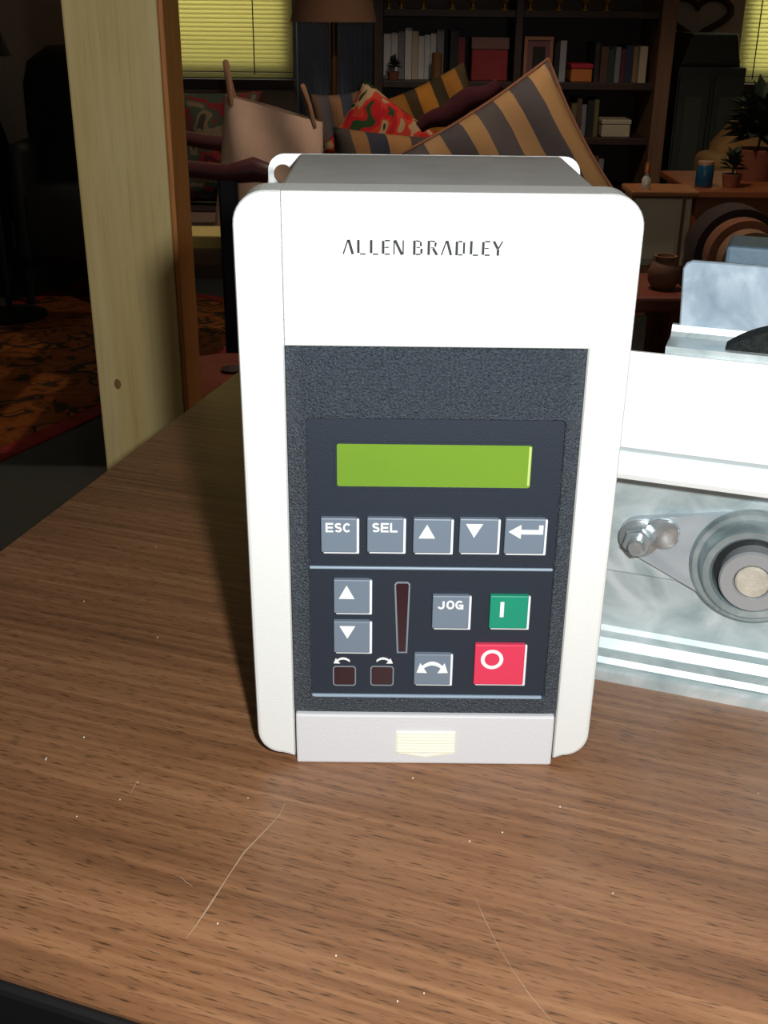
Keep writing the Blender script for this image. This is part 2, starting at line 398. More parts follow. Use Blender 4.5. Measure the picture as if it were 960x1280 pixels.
for px, py in ((172, 978), (96, 1021), (310, 998), (516, 973), (587, 1052), (766, 1117), (948, 992), (530, 1242), (497, 1252), (628, 1041), (195, 684), (105, 752), (197, 797), (105, 922), (57, 950), (150, 1000), (700, 1009), (272, 1155), (58, 948), (420, 1195)):
    p = tl(on_z(px, py, TOP)); a = random.random()*6; s_ = random.uniform(.0002, .0004)
    sp.lathe([(.00005, 0), (s_, .0001), (s_*.5, .0004)], 6, Matrix.Translation((p.x, p.y, TOP)))
tag(sp.build('dust_specks', mat('dust', (225, 220, 210), .9), T), kind='stuff')

# ------------------------------------------------------------ the drive
DX, DY = 0.0145, 0.323
D = empty('motor_drive', (DX, DY, TOP)); tag(D, 'white electronic motor drive with a dark keypad panel standing on the wooden table', 'drive unit')
def fc(px, py, dy=0.0):
    p = at(px, py, DY + dy); return p.x - DX, p.z - TOP
m_white = mat('white_abs_plastic', (232, 234, 232), .5, bump=.10, bscale=1500)
m_door = mat('door_plastic', (222, 222, 226), .5, bump=.10, bscale=1500)
m_body = mat('grey_drive_body', (196, 196, 194), .55, bump=.1, bscale=900, var=.08, vscale=60)
m_zinc = galvanised('mount_zinc', (232, 234, 234), (190, 194, 196), (250, 250, 250), .4, .3, 160)
m_bez = mat('bezel_sparkle', (56, 67, 78), .42, bump=.9, bscale=1500, var=.55, vscale=1250, spec=.9)  # colour speckle paints the glints that flash raises on rough plastic
m_key = mat('keypad_face', (37, 45, 57), .5, bump=.08, bscale=1500, spec=.45)
m_lcd = mat('lcd_green', (118, 156, 52), .25, var=.05, vscale=25)
m_cap = mat('button_grey', (116, 130, 146), .42)
m_base = mat('button_white_base', (238, 242, 246), .4)
m_green = mat('button_green', (24, 146, 116), .42)
m_red = mat('button_red', (226, 60, 92), .42)
m_print = mat('white_print', (244, 246, 246), .5)
m_ink = mat('dark_blue_ink', (6, 14, 26), .5)
m_line = mat('pale_blue_line', (150, 168, 186), .35)
m_led = mat('dark_red_lens', (48, 22, 30), .25)
m_out = mat('grey_outline', (126, 136, 146), .5)
m_grip = mat('cream_grip', (246, 244, 226), .5)
m_gap = mat('dark_gap', (16, 26, 24), .7)

XL, XR, ZT = -.0585, .0585, .195
SL, SR = -.0447, .0456                      # seams of the side panels
# body behind the cover and its mounting plate
MB().box(-.0468, .0486, .0152, .102, .003, .193, .0012).build('drive_body', m_body, D)
pl = rrect(-.0582, .0558, .001, .1929, .006, 6)
hole = []
for sx, cx in ((-1, -.0528), (1, .0508)):
    for cz in (.1858, .009): hole.append(circle(cx, cz, .0034, 18))
MB().prism(pl, 'Y', .1022, .1038, holes=hole).build('mounting_plate', m_zinc, D)
# cover: two side panels, the lettered top panel, all 15 mm deep
lp = [(SL, .0022), (SL, ZT)] + [(XL + .0095 - .0095*sin(a), ZT - .0095 + .0095*cos(a)) for a in [pi/2*i/9 for i in range(10)]] + \
     [(XL + .0006, .05)] + [(XL + .001 + .0085*(1-cos(a)), .0125 - .009*sin(a)) for a in [pi/2*i/9 for i in range(10)]]
rp = [(-x + (SL + SR) if False else -x, z) for x, z in lp]
rp = [(SR if abs(x + SL) < 1e-9 else x, z) for x, z in rp]
MB().loops([[(x, y, z) for x, z in inset(lp, k)] for k, y in ((0, .015), (0, .0012), (.0004, .0003), (.0012, 0))]).build('side_panel', m_white, D)
MB().loops([[(x, y, z) for x, z in inset(rp, k)] for k, y in ((0, .015), (0, .0012), (.0004, .0003), (.0012, 0))]).build('side_panel', m_white, D)
zs = fc(480, 434)[1]
tpn = MB().prism([(SL + .00018, zs), (SR - .00004, zs), (SR - .00004, ZT), (SL + .00018, ZT)], 'Y', 0, .015, .0006, 2, front_only=True).build('top_panel', m_white, D)
MB().box(SL - .0005, SR + .0005, .006, .0155, .004, .1945).build('inner_frame', m_gap, D)
# thin stencil lettering, strokes drawn one by one
lx0, lx1 = fc(429, 310)[0], fc(629, 310)[0]; lz0, lz1 = fc(520, 318.5)[1], fc(520, 300.5)[1]
lw = (lx1 - lx0); U = lw / 200.0; hgt = (lz1 - lz0)
letters = MB()
def stroke(x0, z0, x1, z1, wd):
    a = Vector((lx0 + x0*U, 0, lz0 + z0*hgt)); b = Vector((lx0 + x1*U, 0, lz0 + z1*hgt)); t = (b-a).normalized(); n = Vector((-t.z, 0, t.x))*wd*U/2
    A = [a+n, b+n, b-n, a-n]
    letters.prism([(p.x, p.z) for p in A], 'Y', -.00012, .0002)
def gl(ch, x):
    T_, K = 1.8, 3.3
    if ch == 'A': stroke(x, 0, x+6, 1, T_); stroke(x+6.8, 1, x+12, 0, K)
    if ch == 'L': stroke(x+1, 0.08, x+1, 1, K); stroke(x+3, 0.02, x+10, 0.02, T_)
    if ch == 'E': stroke(x+1, 0.05, x+1, .95, K); stroke(x+3, .97, x+9.5, .97, T_); stroke(x+3, .5, x+8, .5, T_*.8); stroke(x+3, .03, x+9.5, .03, T_)
    if ch == 'N': stroke(x+.6, 0, x+.6, 1, T_); stroke(x+1.8, 1, x+10.6, 0, K); stroke(x+12, 0, x+12, 1, T_)
    if ch == 'B': stroke(x+1, 0, x+1, 1, K); stroke(x+3, .97, x+8, .94, T_); stroke(x+9, .9, x+9, .6, K*.8); stroke(x+3.5, .52, x+8, .52, T_*.7); stroke(x+10, .44, x+10, .1, K*.9); stroke(x+3, .02, x+9, .05, T_)
    if ch == 'R': stroke(x+1, 0, x+1, 1, K); stroke(x+3, .97, x+8.5, .94, T_); stroke(x+9.6, .88, x+9, .58, K*.8); stroke(x+3.5, .5, x+8, .5, T_*.7); stroke(x+6.5, .45, x+11.5, 0, K)
    if ch == 'D': stroke(x+1, 0, x+1, .97, K); stroke(x+3, .97, x+8, .95, T_); stroke(x+10, .9, x+10, .12, K*.8); stroke(x+3, .03, x+8.5, .04, T_)
    if ch == 'Y': stroke(x, 1, x+5.2, .48, K); stroke(x+11, 1, x+6, .48, T_); stroke(x+5.6, .45, x+5.6, 0, K)
for ch, x in zip('ALLENBRADLEY', (0, 18, 34, 49, 63, 88, 106, 123, 141, 159, 174, 188)): gl(ch, x)
letters.build('lettering', m_ink, tpn)

# dark keypad bezel: sloped margin, raised frame, recessed keypad plate
bz0, bz1 = fc(530, 892.5)[1], zs - .0002
kl, kt = fc(384, 523); kr = fc(706, 525)[0]; kl2, kb = fc(388, 871); kr2 = fc(682, 871)[0]
KX0, KX1 = (kl+kl2)/2, (kr+kr2)/2
def ring(x0, x1, z0, z1, r, y): return [(x, y, z) for x, z in rrect(x0, x1, z0, z1, r, 5)]
bez = MB().loops([ring(SL+.0003, SR-.0003, bz0, bz1, .0004, .005), ring(SL+.0003, SR-.0003, bz0, bz1, .0004, .0012), ring(SL+.0046, SR-.0046, bz0+.0008, bz1-.0004, .001, .0),
                  ring(KX0-.0002, KX1+.0002, kb-.0002, kt+.0002, .0016, .0), ring(KX0+.0003, KX1-.0003, kb+.0003, kt-.0003, .0014, .0014)], False, False).build('keypad_bezel', m_bez, D)
KY = .0013
kp = MB().box(KX0-.001, KX1+.001, KY, .0052, kb-.001, kt+.001).build('keypad_plate', m_key, D)
def bar(px0, px1, py, h, name, m, parent, proud=.0007):
    x0, z = fc(px0, py, KY); x1 = fc(px1, py, KY)[0]
    return MB().box(x0, x1, KY-proud, KY+.0002, z-h/2, z+h/2, h*.3, 2).build(name, m, parent)
bar(387, 691, 708.5, .0009, 'divider_line', m_line, kp)
bar(389, 677, 868, .0013, 'ledge_highlight', m_line, kp, .0010)  # pale bar paints the light caught on the pocket's lower edge
# display window
x0, z1 = fc(421, 554, KY); x1, z0 = fc(662, 610, KY)
lcd = MB().prism(rrect(x0-.0009, x1+.0009, z0-.0009, z1+.0009, .0012, 4), 'Y', KY-.0004, KY+.0001, holes=[rrect(x0, x1, z0, z1, .0007, 4)]).build('display_frame', m_key, D)
dsp = MB().prism(rrect(x0, x1, z0, z1, .0007, 4), 'Y', KY-.0001, KY+.0002).build('display', m_lcd, lcd); dsp['label'] = 'blank green display glass'
MB().box(x1-.0009, x1-.0002, KY-.00016, KY-.00008, z0+.0008, z1-.0006).build('display_edge', mat('lcd_edge', (196, 214, 130), .3), lcd)

def bold_word(txt, x0, x1, z0, z1, y, top):
    L = MB(); n = len(txt); nst = 0; gap = .10; cw = (x1-x0)/(n + gap*(n-1)); th = cw*.25; h = z1-z0
    def arc(cx, cz, rx, rz, a, b, k=12): return [(cx + rx*cos(radians(a+(b-a)*i/k)), cz + rz*sin(radians(a+(b-a)*i/k))) for i in range(k+1)]
    G_ = {'E': [[(0, 0), (0, 1)], [(0, 1), (.95, 1)], [(0, .5), (.88, .5)], [(0, 0), (.95, 0)]],
          'L': [[(.05, 1), (.05, 0)], [(.05, 0), (.95, 0)]],
          'C': [arc(.5, .5, .5, .5, 40, 320)], 'O': [arc(.5, .5, .5, .5, 0, 360, 20)],
          'S': [arc(.5, .755, .42, .245, 25, 270) + arc(.5, .245, .45, .245, 90, -155)],
          'G': [arc(.5, .5, .5, .5, 42, 350) + [(1, .44)], [(1, .44), (.58, .44)], [(1, .44), (1, 0)]],
          'J': [[(.85, 1), (.85, .3)] + arc(.45, .28, .40, .28, 0, -170)]}
    for i, ch in enumerate(txt):
        ox_ = x0 + i*cw*(1+gap) + th/2; sx_ = cw - th; sz_ = h - th; oz_ = z0 + th/2
        for pl_ in G_[ch]:
            P = [Vector((ox_ + a*sx_, oz_ + b_*sz_)) for a, b_ in pl_]; l, r_ = [], []
            for k, p in enumerate(P):
                t_ = (P[min(k+1, len(P)-1)] - P[max(k-1, 0)]).normalized(); nn = Vector((-t_.y, t_.x))*th/2
                q_ = p - t_*th/2 if (k == 0 and len(P) == 2) else (p + t_*th/2 if (k == len(P)-1 and len(P) == 2) else p)
                l.append(q_ + nn); r_.append(q_ - nn)
            nst += 1; yy = y - 4e-6*nst
            for k in range(len(P)-1): L.bm.faces.new([L.bm.verts.new((v_.x, yy, v_.y)) for v_ in (l[k], r_[k], r_[k+1], l[k+1])])
    return L
# push buttons: coloured cap on a white base that shows at the right and below
def arrow_up(cx, cz, w_, h_): return [(cx-w_/2, cz-h_/2), (cx+w_/2, cz-h_/2), (cx, cz+h_/2)]
def button(px0, py0, px1, py1, m, legend):
    x0, z1 = fc(px0, py0, KY-.0015); x1, z0 = fc(px1, py1, KY-.0015); e = .0008
    b = MB().box(x0, x1-e, KY-.0020, KY, z0+e, z1, .00035, 2).build('button', m, D)
    MB().box(x0+e*.8, x1, KY-.0013, KY, z0, z1-e*.8, .0003, 2).build('button_base', m_base, b)
    wd, hg = x1-e-x0, z1-z0-e; y = KY-.00205; top = y+.0001
    if isinstance(legend, str) and legend not in ('up', 'down', 'enter', 'I', 'O', 'rev'):
        bold_word(legend, x0+wd*.13, x0+wd*.84, z0+e+hg*.60, z0+e+hg*.87, y, top).build('legend', m_print, b)
        return b
    L = MB()
    if legend == 'up': L.prism(arrow_up(x0+wd*.36, z0+e+hg*.64, wd*.44, hg*.40), 'Y', y, top)
    if legend == 'down':
        p = arrow_up(0, 0, wd*.44, hg*.40); L.prism([(x0+wd*.38+a, z0+e+hg*.66-c) for a, c in p], 'Y', y, top)
    if legend == 'enter':
        cx, cz = x0, z0+e+hg*.64
        L.prism([(cx+wd*.09, cz), (cx+wd*.40, cz-hg*.20), (cx+wd*.40, cz+hg*.20)], 'Y', y, top)
        L.prism([(cx+wd*.40, cz-hg*.07), (cx+wd*.95, cz-hg*.07), (cx+wd*.95, cz+hg*.19), (cx+wd*.84, cz+hg*.19), (cx+wd*.84, cz+hg*.06), (cx+wd*.40, cz+hg*.06)], 'Y', y, top)
    if legend == 'I': L.box(x0+wd*.27, x0+wd*.37, y, top, z0+e+hg*.36, z0+e+hg*.82)
    if legend == 'O':
        cx, cz = x0+wd*.35, z0+e+hg*.64; L.prism(circle(cx, cz, wd*.225, 28), 'Y', y, top, holes=[circle(cx, cz, wd*.15, 28)])
    if legend == 'rev': curved(L, x0+wd*.50, z0+e+hg*.50, wd*.88, hg*.42, y, top, True, True)
    L.build('legend', m_print, b)
    return b
def curved(L, cx, cz, wd, hg, y, top, left, right):
    """short arc with arrow heads"""
    n = 10; th = hg*.24; a0, a1 = (.16, .84)
    arc = lambda u: (cx - wd/2 + wd*u, cz - hg*.2 + hg*.85*(1 - (2*u-1)**2))
    up = [(arc(a0+(a1-a0)*i/n)) for i in range(n+1)]
    L.prism([(x, z) for x, z in up] + [(x, z - th*1.25) for x, z in up[::-1]], 'Y', y, top)
    for flag, u, s in ((left, a0, -1), (right, a1, 1)):
        if flag:
            x, z = arc(u); x -= s*wd*.02; z -= th*.6
            L.prism([(x + s*wd*.17, z - hg*.34), (x - s*wd*.16, z - hg*.36), (x + s*wd*.06, z + hg*.42)], 'Y', y-1.5e-5, top-1.5e-5)
button(401, 647, 449, 693, m_cap, 'ESC'); button(459, 647, 507, 693, m_cap, 'SEL')
button(517, 648, 566, 694, m_cap, 'up'); button(575, 648, 624, 694, m_cap, 'down'); button(632, 648, 682, 695, m_cap, 'enter')
button(417, 724, 465, 769, m_cap, 'up'); button(417, 776, 465, 818, m_cap, 'down')
button(541, 744, 588, 788, m_cap, 'JOG'); button(518, 817, 565, 858, m_cap, 'rev')
button(613, 744, 661, 788, m_green, 'I')['label'] = 'green start button'
button(594, 805, 656, 858, m_red, 'O')['label'] = 'red stop button'
# tapering speed bar and two direction lamps
def px_poly(pts): return [fc(a, b, KY) for a, b in pts]
o_ = px_poly([(496, 816), (509, 816), (513, 730), (510, 727), (496, 727), (493, 730)])
i_ = px_poly([(498, 814.4), (507, 814.4), (511, 731), (509.2, 729), (496.8, 729), (495, 731)])
bo = MB().prism(o_, 'Y', KY-.0002, KY+.0001, holes=[i_]).build('bar_outline', m_out, D)
MB().prism(i_, 'Y', KY-.0001, KY+.0001).build('bar_lens', m_led, bo)
for pxa, left in ((416, True), (463, False)):
    x0, z1 = fc(pxa, 832, KY); x1, z0 = fc(pxa+29, 857, KY)
    f = MB().prism(rrect(x0, x1, z0, z1, .0011, 4), 'Y', KY-.0002, KY+.0001, holes=[rrect(x0+.0004, x1-.0004, z0+.0004, z1-.0004, .0008, 4)]).build('lamp_outline', m_out, D)
    MB().prism(rrect(x0+.0004, x1-.0004, z0+.0004, z1-.0004, .0008, 4), 'Y', KY-.0001, KY+.0001).build('lamp_lens', m_led, f)
    ax, az = fc(pxa+13 if left else pxa+16, 827, KY)
    L = MB(); curved(L, ax, az, .0066, .0026, KY-.0002, KY+.0001, left, not left); L.build('direction_arrow', m_print, f)

# lower door with ribbed grip
dz1 = fc(530, 894)[1]
dr = MB().box(SL+.0006, SR-.0006, -.0004, .014, 0, dz1, .0007, 2).build('terminal_door', m_door, D)
gx0, gz1 = fc(495, 913); gx1, gz0 = fc(568, 940)
gr = MB().box(gx0, gx1, -.0006, .0004, gz0, gz1, .0001, 1).build('grip', m_grip, dr)
n = 7
rb = MB()
for i in range(n):
    z = gz1 - (gz1-gz0)*(i+.5)/n; rb.box(gx0+.0004, gx1-.0004, -.00115, -.0005, z-.00036, z+.00036, .00012, 1)
gm = (gx0+gx1)/2
rb.prism([(gx0+.0004, gz0), (gm, gz0-.0017), (gx1-.0004, gz0), (gx1-.0025, gz0), (gm, gz0-.0009), (gx0+.0025, gz0)], 'Y', -.0010, .0)
rb.build('grip_ribs', m_grip, gr)

# ------------------------------------------------------------ galvanised bearing channel
A = on_z(750, 850, TOP); B = on_z(960, 890, TOP); dv = (B-A).normalized(); nv = Vector((-dv.y, dv.x, 0))
G = empty('bearing_channel', (A.x, A.y, TOP), atan2(dv.y, dv.x)); tag(G, 'galvanised steel channel with a flange bearing lying beside the drive', 'channel')
def gp(px, py, off):                         # pixel -> (along, height) on a plane at depth off
    r = ray(px, py); t = (A + nv*off - CAM).dot(nv)/r.dot(nv); q = CAM + r*t; return (q-A).dot(dv), q.z-TOP
m_galv = galvanised('galvanised_sheet', (196, 208, 210), (166, 182, 186), (222, 230, 232), .40, .30, 70)
m_plate = galvanised('bearing_plate_steel', (186, 194, 200), (172, 182, 190), (200, 206, 212), .40, .3, 40)
m_wht = mat('flash_white_sheet', (244, 246, 247), .45, bump=.06, bscale=300, var=.03, vscale=60)  # galvanised sheet with the flash overexposure put into its white colour
m_brk = galvanised('bracket_zinc', (158, 176, 192), (138, 156, 174), (190, 204, 216), .40, .3, 60)
m_house = galvanised('housing_steel', (168, 184, 188), (140, 158, 162), (206, 216, 220), .30, .6, 60)
m_ch = mat('bright_zinc', (200, 208, 212), .22, metal=.75, bump=.1, bscale=200)
m_ring = mat('ground_steel_ring', (176, 180, 184), .34, metal=.4)
m_shaft = mat('bare_shaft_end', (206, 200, 186), .5, metal=.2, bump=.2, bscale=500, var=.15, vscale=150)
m_rub = mat('black_seal', (26, 30, 32), .5)
g0, g1 = -.008, .30; WB = .026; CD = .0285
zt = gp(793, 440, 0)[1]
zl1, zl0 = gp(783, 573, 0)[1], gp(781, 597, 0)[1]
MB().prism([(0, zl1+.0042), (0, zt-.0015), (.0006, zt), (.0018, zt), (.0022, zt-.0006), (.0022, zl1+.0042)], 'X', g0, g1).build('top_cover', m_wht, G)
MB().prism([(-.001, zl0), (.0015, zl0-.0012), (.004, zl0), (.006, zl1+.004), (.0021, zl1+.004), (.0021, zl1+.0028), (0, zl1+.002), (-.0015, zl1), (-.0015, zl0+.0018)], 'X', g0, g1).build('lip_rail', m_wht, G)
MB().prism([(.004, zl0+.003), (WB, zl0+.003), (WB, .010), (WB+.0025, .010), (WB+.0025, zl0+.0055), (.004, zl0+.0055)], 'X', g0, g1).build('web', m_galv, G)
fl = [(0, 0), (0, .0042), (.0012, .0050), (.004, .0046), (.0055, .0026), (.0095, .0022), (.0108, .0044), (.0130, .0056), (.0155, .0052), (.0165, .0034), (.0190, .0036), (.021, .0075), (WB-.0015, .0086), (WB, .0105), (WB+.0025, .0105), (WB+.0025, 0)]
MB().prism(fl, 'X', g0, g1).build('base_flange', m_galv, G)
MB().box(g0, g1, .0010, .0020, zl1+.0006, zl1+.0043).build('groove_shade', mat('groove_shade_grey', (176, 186, 188), .5), G)  # grey strip painted in for the shade inside the groove
# backing plate behind the bearing
px0, pz0 = gp(767, 708, WB); _, pz1 = gp(778, 590, WB)
MB().box(g0, .085, WB-.0022, WB-.0002, gp(800, 716, WB)[1], zl0+.0025, .0006).build('backing_plate', m_galv, G)
# flange bearing unit
bx, bz = gp(940, 716, WB-.012); bolt = gp(799, 672, WB-.006)
R1 = .0232; R2 = .0078
def tangent_outline(cs):
    pts = []
    for cx, cz, r_ in cs:
        for i in range(40): pts.append((cx + r_*cos(2*pi*i/40), cz + r_*sin(2*pi*i/40)))
    pts = sorted(set(pts)); h = []
    for seq in (pts, pts[::-1]):
        st = []
        for p in seq:
            while len(st) > 1 and (st[-1][0]-st[-2][0])*(p[1]-st[-2][1]) - (st[-1][1]-st[-2][1])*(p[0]-st[-2][0]) <= 0: st.pop()
            st.append(p)
        h += st[:-1]
    return h
ob2 = (2*bx - bolt[0], 2*bz - bolt[1])
MB().prism(tangent_outline([(bx, bz, R1*.92), (*bolt, R2), (*ob2, R2)]), 'Y', WB-.0055, WB-.0022, .0005, 1, front_only=True).build('bearing_flange', m_plate, G, True)
RY = Matrix.Translation((bx, 0, bz)) @ Matrix.Rotation(pi/2, 4, 'X')    # turned profile faces -y
def ylathe(prof, seg=48): return MB().lathe([(r_, -y) for r_, y in prof], seg, RY)
hs = ylathe([(R1*1.0, WB-.0055), (R1*1.0, WB-.0075), (R1*.95, WB-.0088), (R1*.87, WB-.0088), (R1*.83, WB-.0100), (R1*.80, WB-.0135), (R1*.76, WB-.0148), (R1*.66, WB-.0148), (R1*.62, WB-.0138), (R1*.60, WB-.0100), (R1*.02, WB-.0098)]).build('bearing_housing', m_house, G, True, angle=30)
ylathe([(R1*.598, WB-.0112), (R1*.45, WB-.0114), (R1*.44, WB-.0098)]).build('seal', m_rub, hs, True)
RI = Matrix.Translation((bx+.0006, 0, bz-.0010)) @ Matrix.Rotation(pi/2, 4, 'X')
ir = MB().lathe([(r_, -y) for r_, y in [(.0122, WB-.0098), (.0122, WB-.0175), (.0115, WB-.0186), (.0072, WB-.0186), (.0066, WB-.0178), (.0064, WB-.0100)]], 44, RI).build('inner_ring', m_ring, G, True, angle=30)
MB().lathe([(r_, -y) for r_, y in [(.0063, WB-.0105), (.0063, WB-.0180), (.0056, WB-.0188), (.0002, WB-.0189)]], 32, RI).build('shaft', m_shaft, G, True, angle=30)
st = MB()
for i in range(5):
    a = -.75 + i*.10; M = Matrix.Translation((bx+.0006, 0, bz-.0010)) @ Matrix.Rotation(-a, 4, 'Y')
    st.box(.0088, .0106, WB-.01875, WB-.0185, -.00018, .00018, M=M)
st.build('stamped_marks', m_ink, ir)
def bolt_unit(c):
    M = Matrix.Translation((c[0], 0, c[1])) @ Matrix.Rotation(pi/2, 4, 'X')
    wsh = MB().lathe([(.0078, -(WB-.0055)), (.0078, -(WB-.0068)), (.0073, -(WB-.0072)), (.0002, -(WB-.0072))], 32, M).build('washer', m_ch, G, True)
    MB().prism([(c[0]+.0060*cos(pi/3*i+.3), c[1]+.0060*sin(pi/3*i+.3)) for i in range(6)], 'Y', WB-.0128, WB-.0072, .0007, 2, front_only=True).build('nut', m_ch, G)
    MB().lathe([(.0034, -(WB-.0125)), (.0034, -(WB-.0158)), (.0027, -(WB-.0166)), (.0002, -(WB-.0166))], 20, M).build('bolt_end', m_ch, G, True)
bolt_unit(bolt); bolt_unit(ob2)
cl = gp(826, 664, WB-.006)
MB().prism(rrect(bolt[0]+.002, cl[0]+.0072, cl[1]-.0066, cl[1]+.0058, .0055, 6), 'Y', WB-.0078, WB-.0057, .0004).build('lock_tab', m_ch, G, True)
# sheet metal bracket standing on the cover
OB = .020; zf = zt + .0024
ax0, az1 = gp(855, 325, OB); bx0 = gp(847, 425, OB)[0]
MB().prism([(bx0, zf+.003), (.16, zf+.003), (.16, az1), (ax0+.003, az1), (ax0+.001, az1-.001), (ax0, az1-.003)], 'Y', OB, OB+.0022, .0005, 1).build('bracket_plate', m_brk, G)
MB().prism([(.0026, zt-.014), (.0026, zf), (OB-.003, zf), (OB-.0008, zf+.0012), (OB, zf+.0034), (OB+.0022, zf+.0034), (OB+.0015, zt+.0012), (OB-.001, zt+.0001), (.0048, zt+.0001), (.0048, zt-.014)], 'X', gp(831, 444, .003)[0], .16).build('bracket_foot', m_galv, G)
m_felt = mat('black_felt', (46, 50, 50), .98, bump=1.0, bscale=900, var=.35, vscale=700, spec=.1)
f0 = gp(904, 456, .008)[0]; fh = .0085; fw = .047; fr = (fw*fw/4 + fh*fh)/(2*fh); arc = []
for i in range(25):
    x = -fw/2 + fw*i/24; arc.append((x, sqrt(fr*fr - x*x) - fr + fh + .0004))
fo = MB().prism([(-fw/2, 0)] + arc + [(fw/2, 0)], 'Y', -.005, .005, .0012, 2).build('felt_pad', m_felt, None, True)
c_ = A + dv*(f0 + fw/2) + nv*.0105; fo.location = (c_.x, c_.y, TOP+zf); fo.rotation_euler = (0, 0, atan2(dv.y, dv.x))
tag(fo, 'curved black felt pad sitting on the bracket foot above the galvanised channel', 'pad')
OBX = .075
qx0, qz1 = gp(912, 307, OBX)
bb = empty('blue_box', A + nv*OBX, atan2(dv.y, dv.x)); m_bl = mat('blue_grey_paint', (98, 122, 140), .5, bump=.1, bscale=300)
MB().box(qx0, qx0+.09, 0, .024, 0, qz1-.012, .002).build('box_body', m_bl, bb)
MB().box(qx0-.001, qx0+.091, -.001, .025, qz1-.0118, qz1, .0015).build('box_lid', m_bl, bb)
tag(bb, 'blue-grey metal box standing on the table behind the galvanised bracket', 'box')

#BACKGROUND#
# ------------------------------------------------------------ living room behind
def cyl(r, h, seg=24, bev=.003): return [(.0005, 0), (r-bev, 0), (r, bev), (r, h-bev), (r-bev, h), (.0005, h)]
def pillow(name, w_, h_, th, m, loc, rot, trim=None):
    """square cushion puffed in the middle, pinched corners; lies in x/z, thickness along y"""
    r = empty(name, loc); r.rotation_euler = rot
    mb = MB()
    def side(sg):
        def fn(u, v):
            a, b = 2*u-1, 2*v-1
            k = max(0.0, (1-a**4)*(1-b**4))**.5
            pin = 1 - .07*(1-abs(a)**2)*abs(b)**3; pin2 = 1 - .07*(1-abs(b)**2)*abs(a)**3
            wr = .006*sin(9*a+3*b)*k
            return (a*w_/2*pin2, sg*(th/2*k + wr), b*h_/2*pin)
        return fn
    mb.grid(side(1), 18, 18); mb.grid(side(-1), 18, 18)
    mb.build('cushion_cover', m, r, True, angle=80)
    if trim:
        p = []
        n = 16
        for e in range(4):
            for i in range(n):
                a = -1 + 2*i/n
                a_, b_ = ((a, -1), (1, a), (-a, 1), (-1, -a))[e]
                pin = 1 - .07*(1-abs(a_)**2)*abs(b_)**3; pin2 = 1 - .07*(1-abs(b_)**2)*abs(a_)**3
                p.append((a_*w_/2*pin2, 0, b_*h_/2*pin))
        MB().tube(p, .006, 6, closed=True).build('fringe', trim, r, True)
    return r
m_tan = (182, 146, 100); m_grey = (98, 92, 92)
# --- maroon sofa carrying the cushions
m_mar = mat('maroon_velvet', (74, 26, 34), .95, var=.25, vscale=12)
S = empty('sofa', (.22, 2.70, 0)); tag(S, 'low maroon sofa heaped with striped and floral cushions', 'sofa')
MB().box(-.36, .30, 0, .56, .08, .16, .02, 3).build('seat_base', m_mar, S, True)
for x in (-.36, -.028): MB().box(x, x+.326, -.02, .555, .161, .300, .03, 3).build('seat_cushion', m_mar, S, True)
for x in (-.36, -.028): MB().box(x, x+.326, .185, .555, .301, .495, .03, 3).build('back_cushion', m_mar, S, True)
MB().box(-.36, .30, .56, .70, .08, .62, .05, 3).build('backrest', m_mar, S, True)
for x in (-.34, .22):
    for y in (.04, .6): MB().box(x, x+.06, y, y+.06, 0, .08, .004).build('leg', m_trim, S)
m_s1 = striped('wide_stripe_cotton', [m_tan, m_grey, (186, 150, 106), (92, 88, 90)], [.22, .28, .22, .28], (1, 0, .0), period=.19)
p = pillow('striped_cushion', .47, .41, .14, m_s1, at(628, 240, 2.755), (radians(-14), radians(-31), radians(4)), mat('rose_fringe', (150, 106, 80), .95))
tag(p, 'large tilted cushion with wide tan and grey stripes and a fringed edge', 'cushion')
m_s2 = striped('narrow_stripe_cotton', [(176, 120, 48), (66, 60, 40), (160, 110, 50), (80, 66, 44)], [.3, .22, .28, .2], (1, 0, 0), period=.15)
p = pillow('striped_cushion', .27, .27, .08, m_s2, at(545, 165, 3.205), (radians(-10), radians(-24), 0)); tag(p, 'small mustard and olive striped cushion leaning on the sofa back', 'cushion')
m_fl = patches('floral_print', [(52, 78, 42), (196, 40, 46), (206, 70, 50), (190, 160, 120), (44, 66, 40), (186, 36, 44)], 15)
p = pillow('floral_cushion', .265, .215, .085, m_fl, at(480, 181, 3.095), (radians(-12), radians(34), 0)); tag(p, 'red and green floral cushion between the lamp and the striped cushions', 'cushion')
m_s3 = striped('brown_stripe_blanket', [(170, 128, 80), (84, 76, 72), (150, 112, 72), (64, 66, 78)], [.3, .25, .2, .25], (1, 0, .35), period=.2)
p = pillow('striped_bolster', .36, .22, .12, m_s3, at(500, 222, 2.95), (radians(-14), radians(4), 0)); tag(p, 'brown and slate striped bolster in front of the floral cushion', 'cushion')
p0_ = at(524, 160, 2.885); p1_ = at(624, 106, 2.885)
rr = MB().tube([p0_.lerp(p1_, i/10) + Vector((0, 0, .006*sin(i*1.3))) for i in range(11)], [.012+.016*sin(pi*(i+.4)/11) for i in range(11)], 10)
o = rr.build('folded_blanket', mat('dark_wine_wool', (66, 20, 28), .98, bump=.6, bscale=80), None, True, origin=p0_); tag(o, 'dark wine folded blanket between the two striped cushions', 'blanket')

m_s4 = striped('slate_stripe_cotton', [(150, 112, 78), (70, 74, 86), (120, 96, 78), (96, 92, 92)], [.25, .3, .2, .25], (1, 0, .1), period=.11)
p = pillow('slim_cushion', .16, .30, .07, m_s4, at(430, 186, 3.21), (radians(-8), radians(-6), 0)); tag(p, 'slim brown and slate striped cushion between the canvas bag and floral cushion', 'cushion')
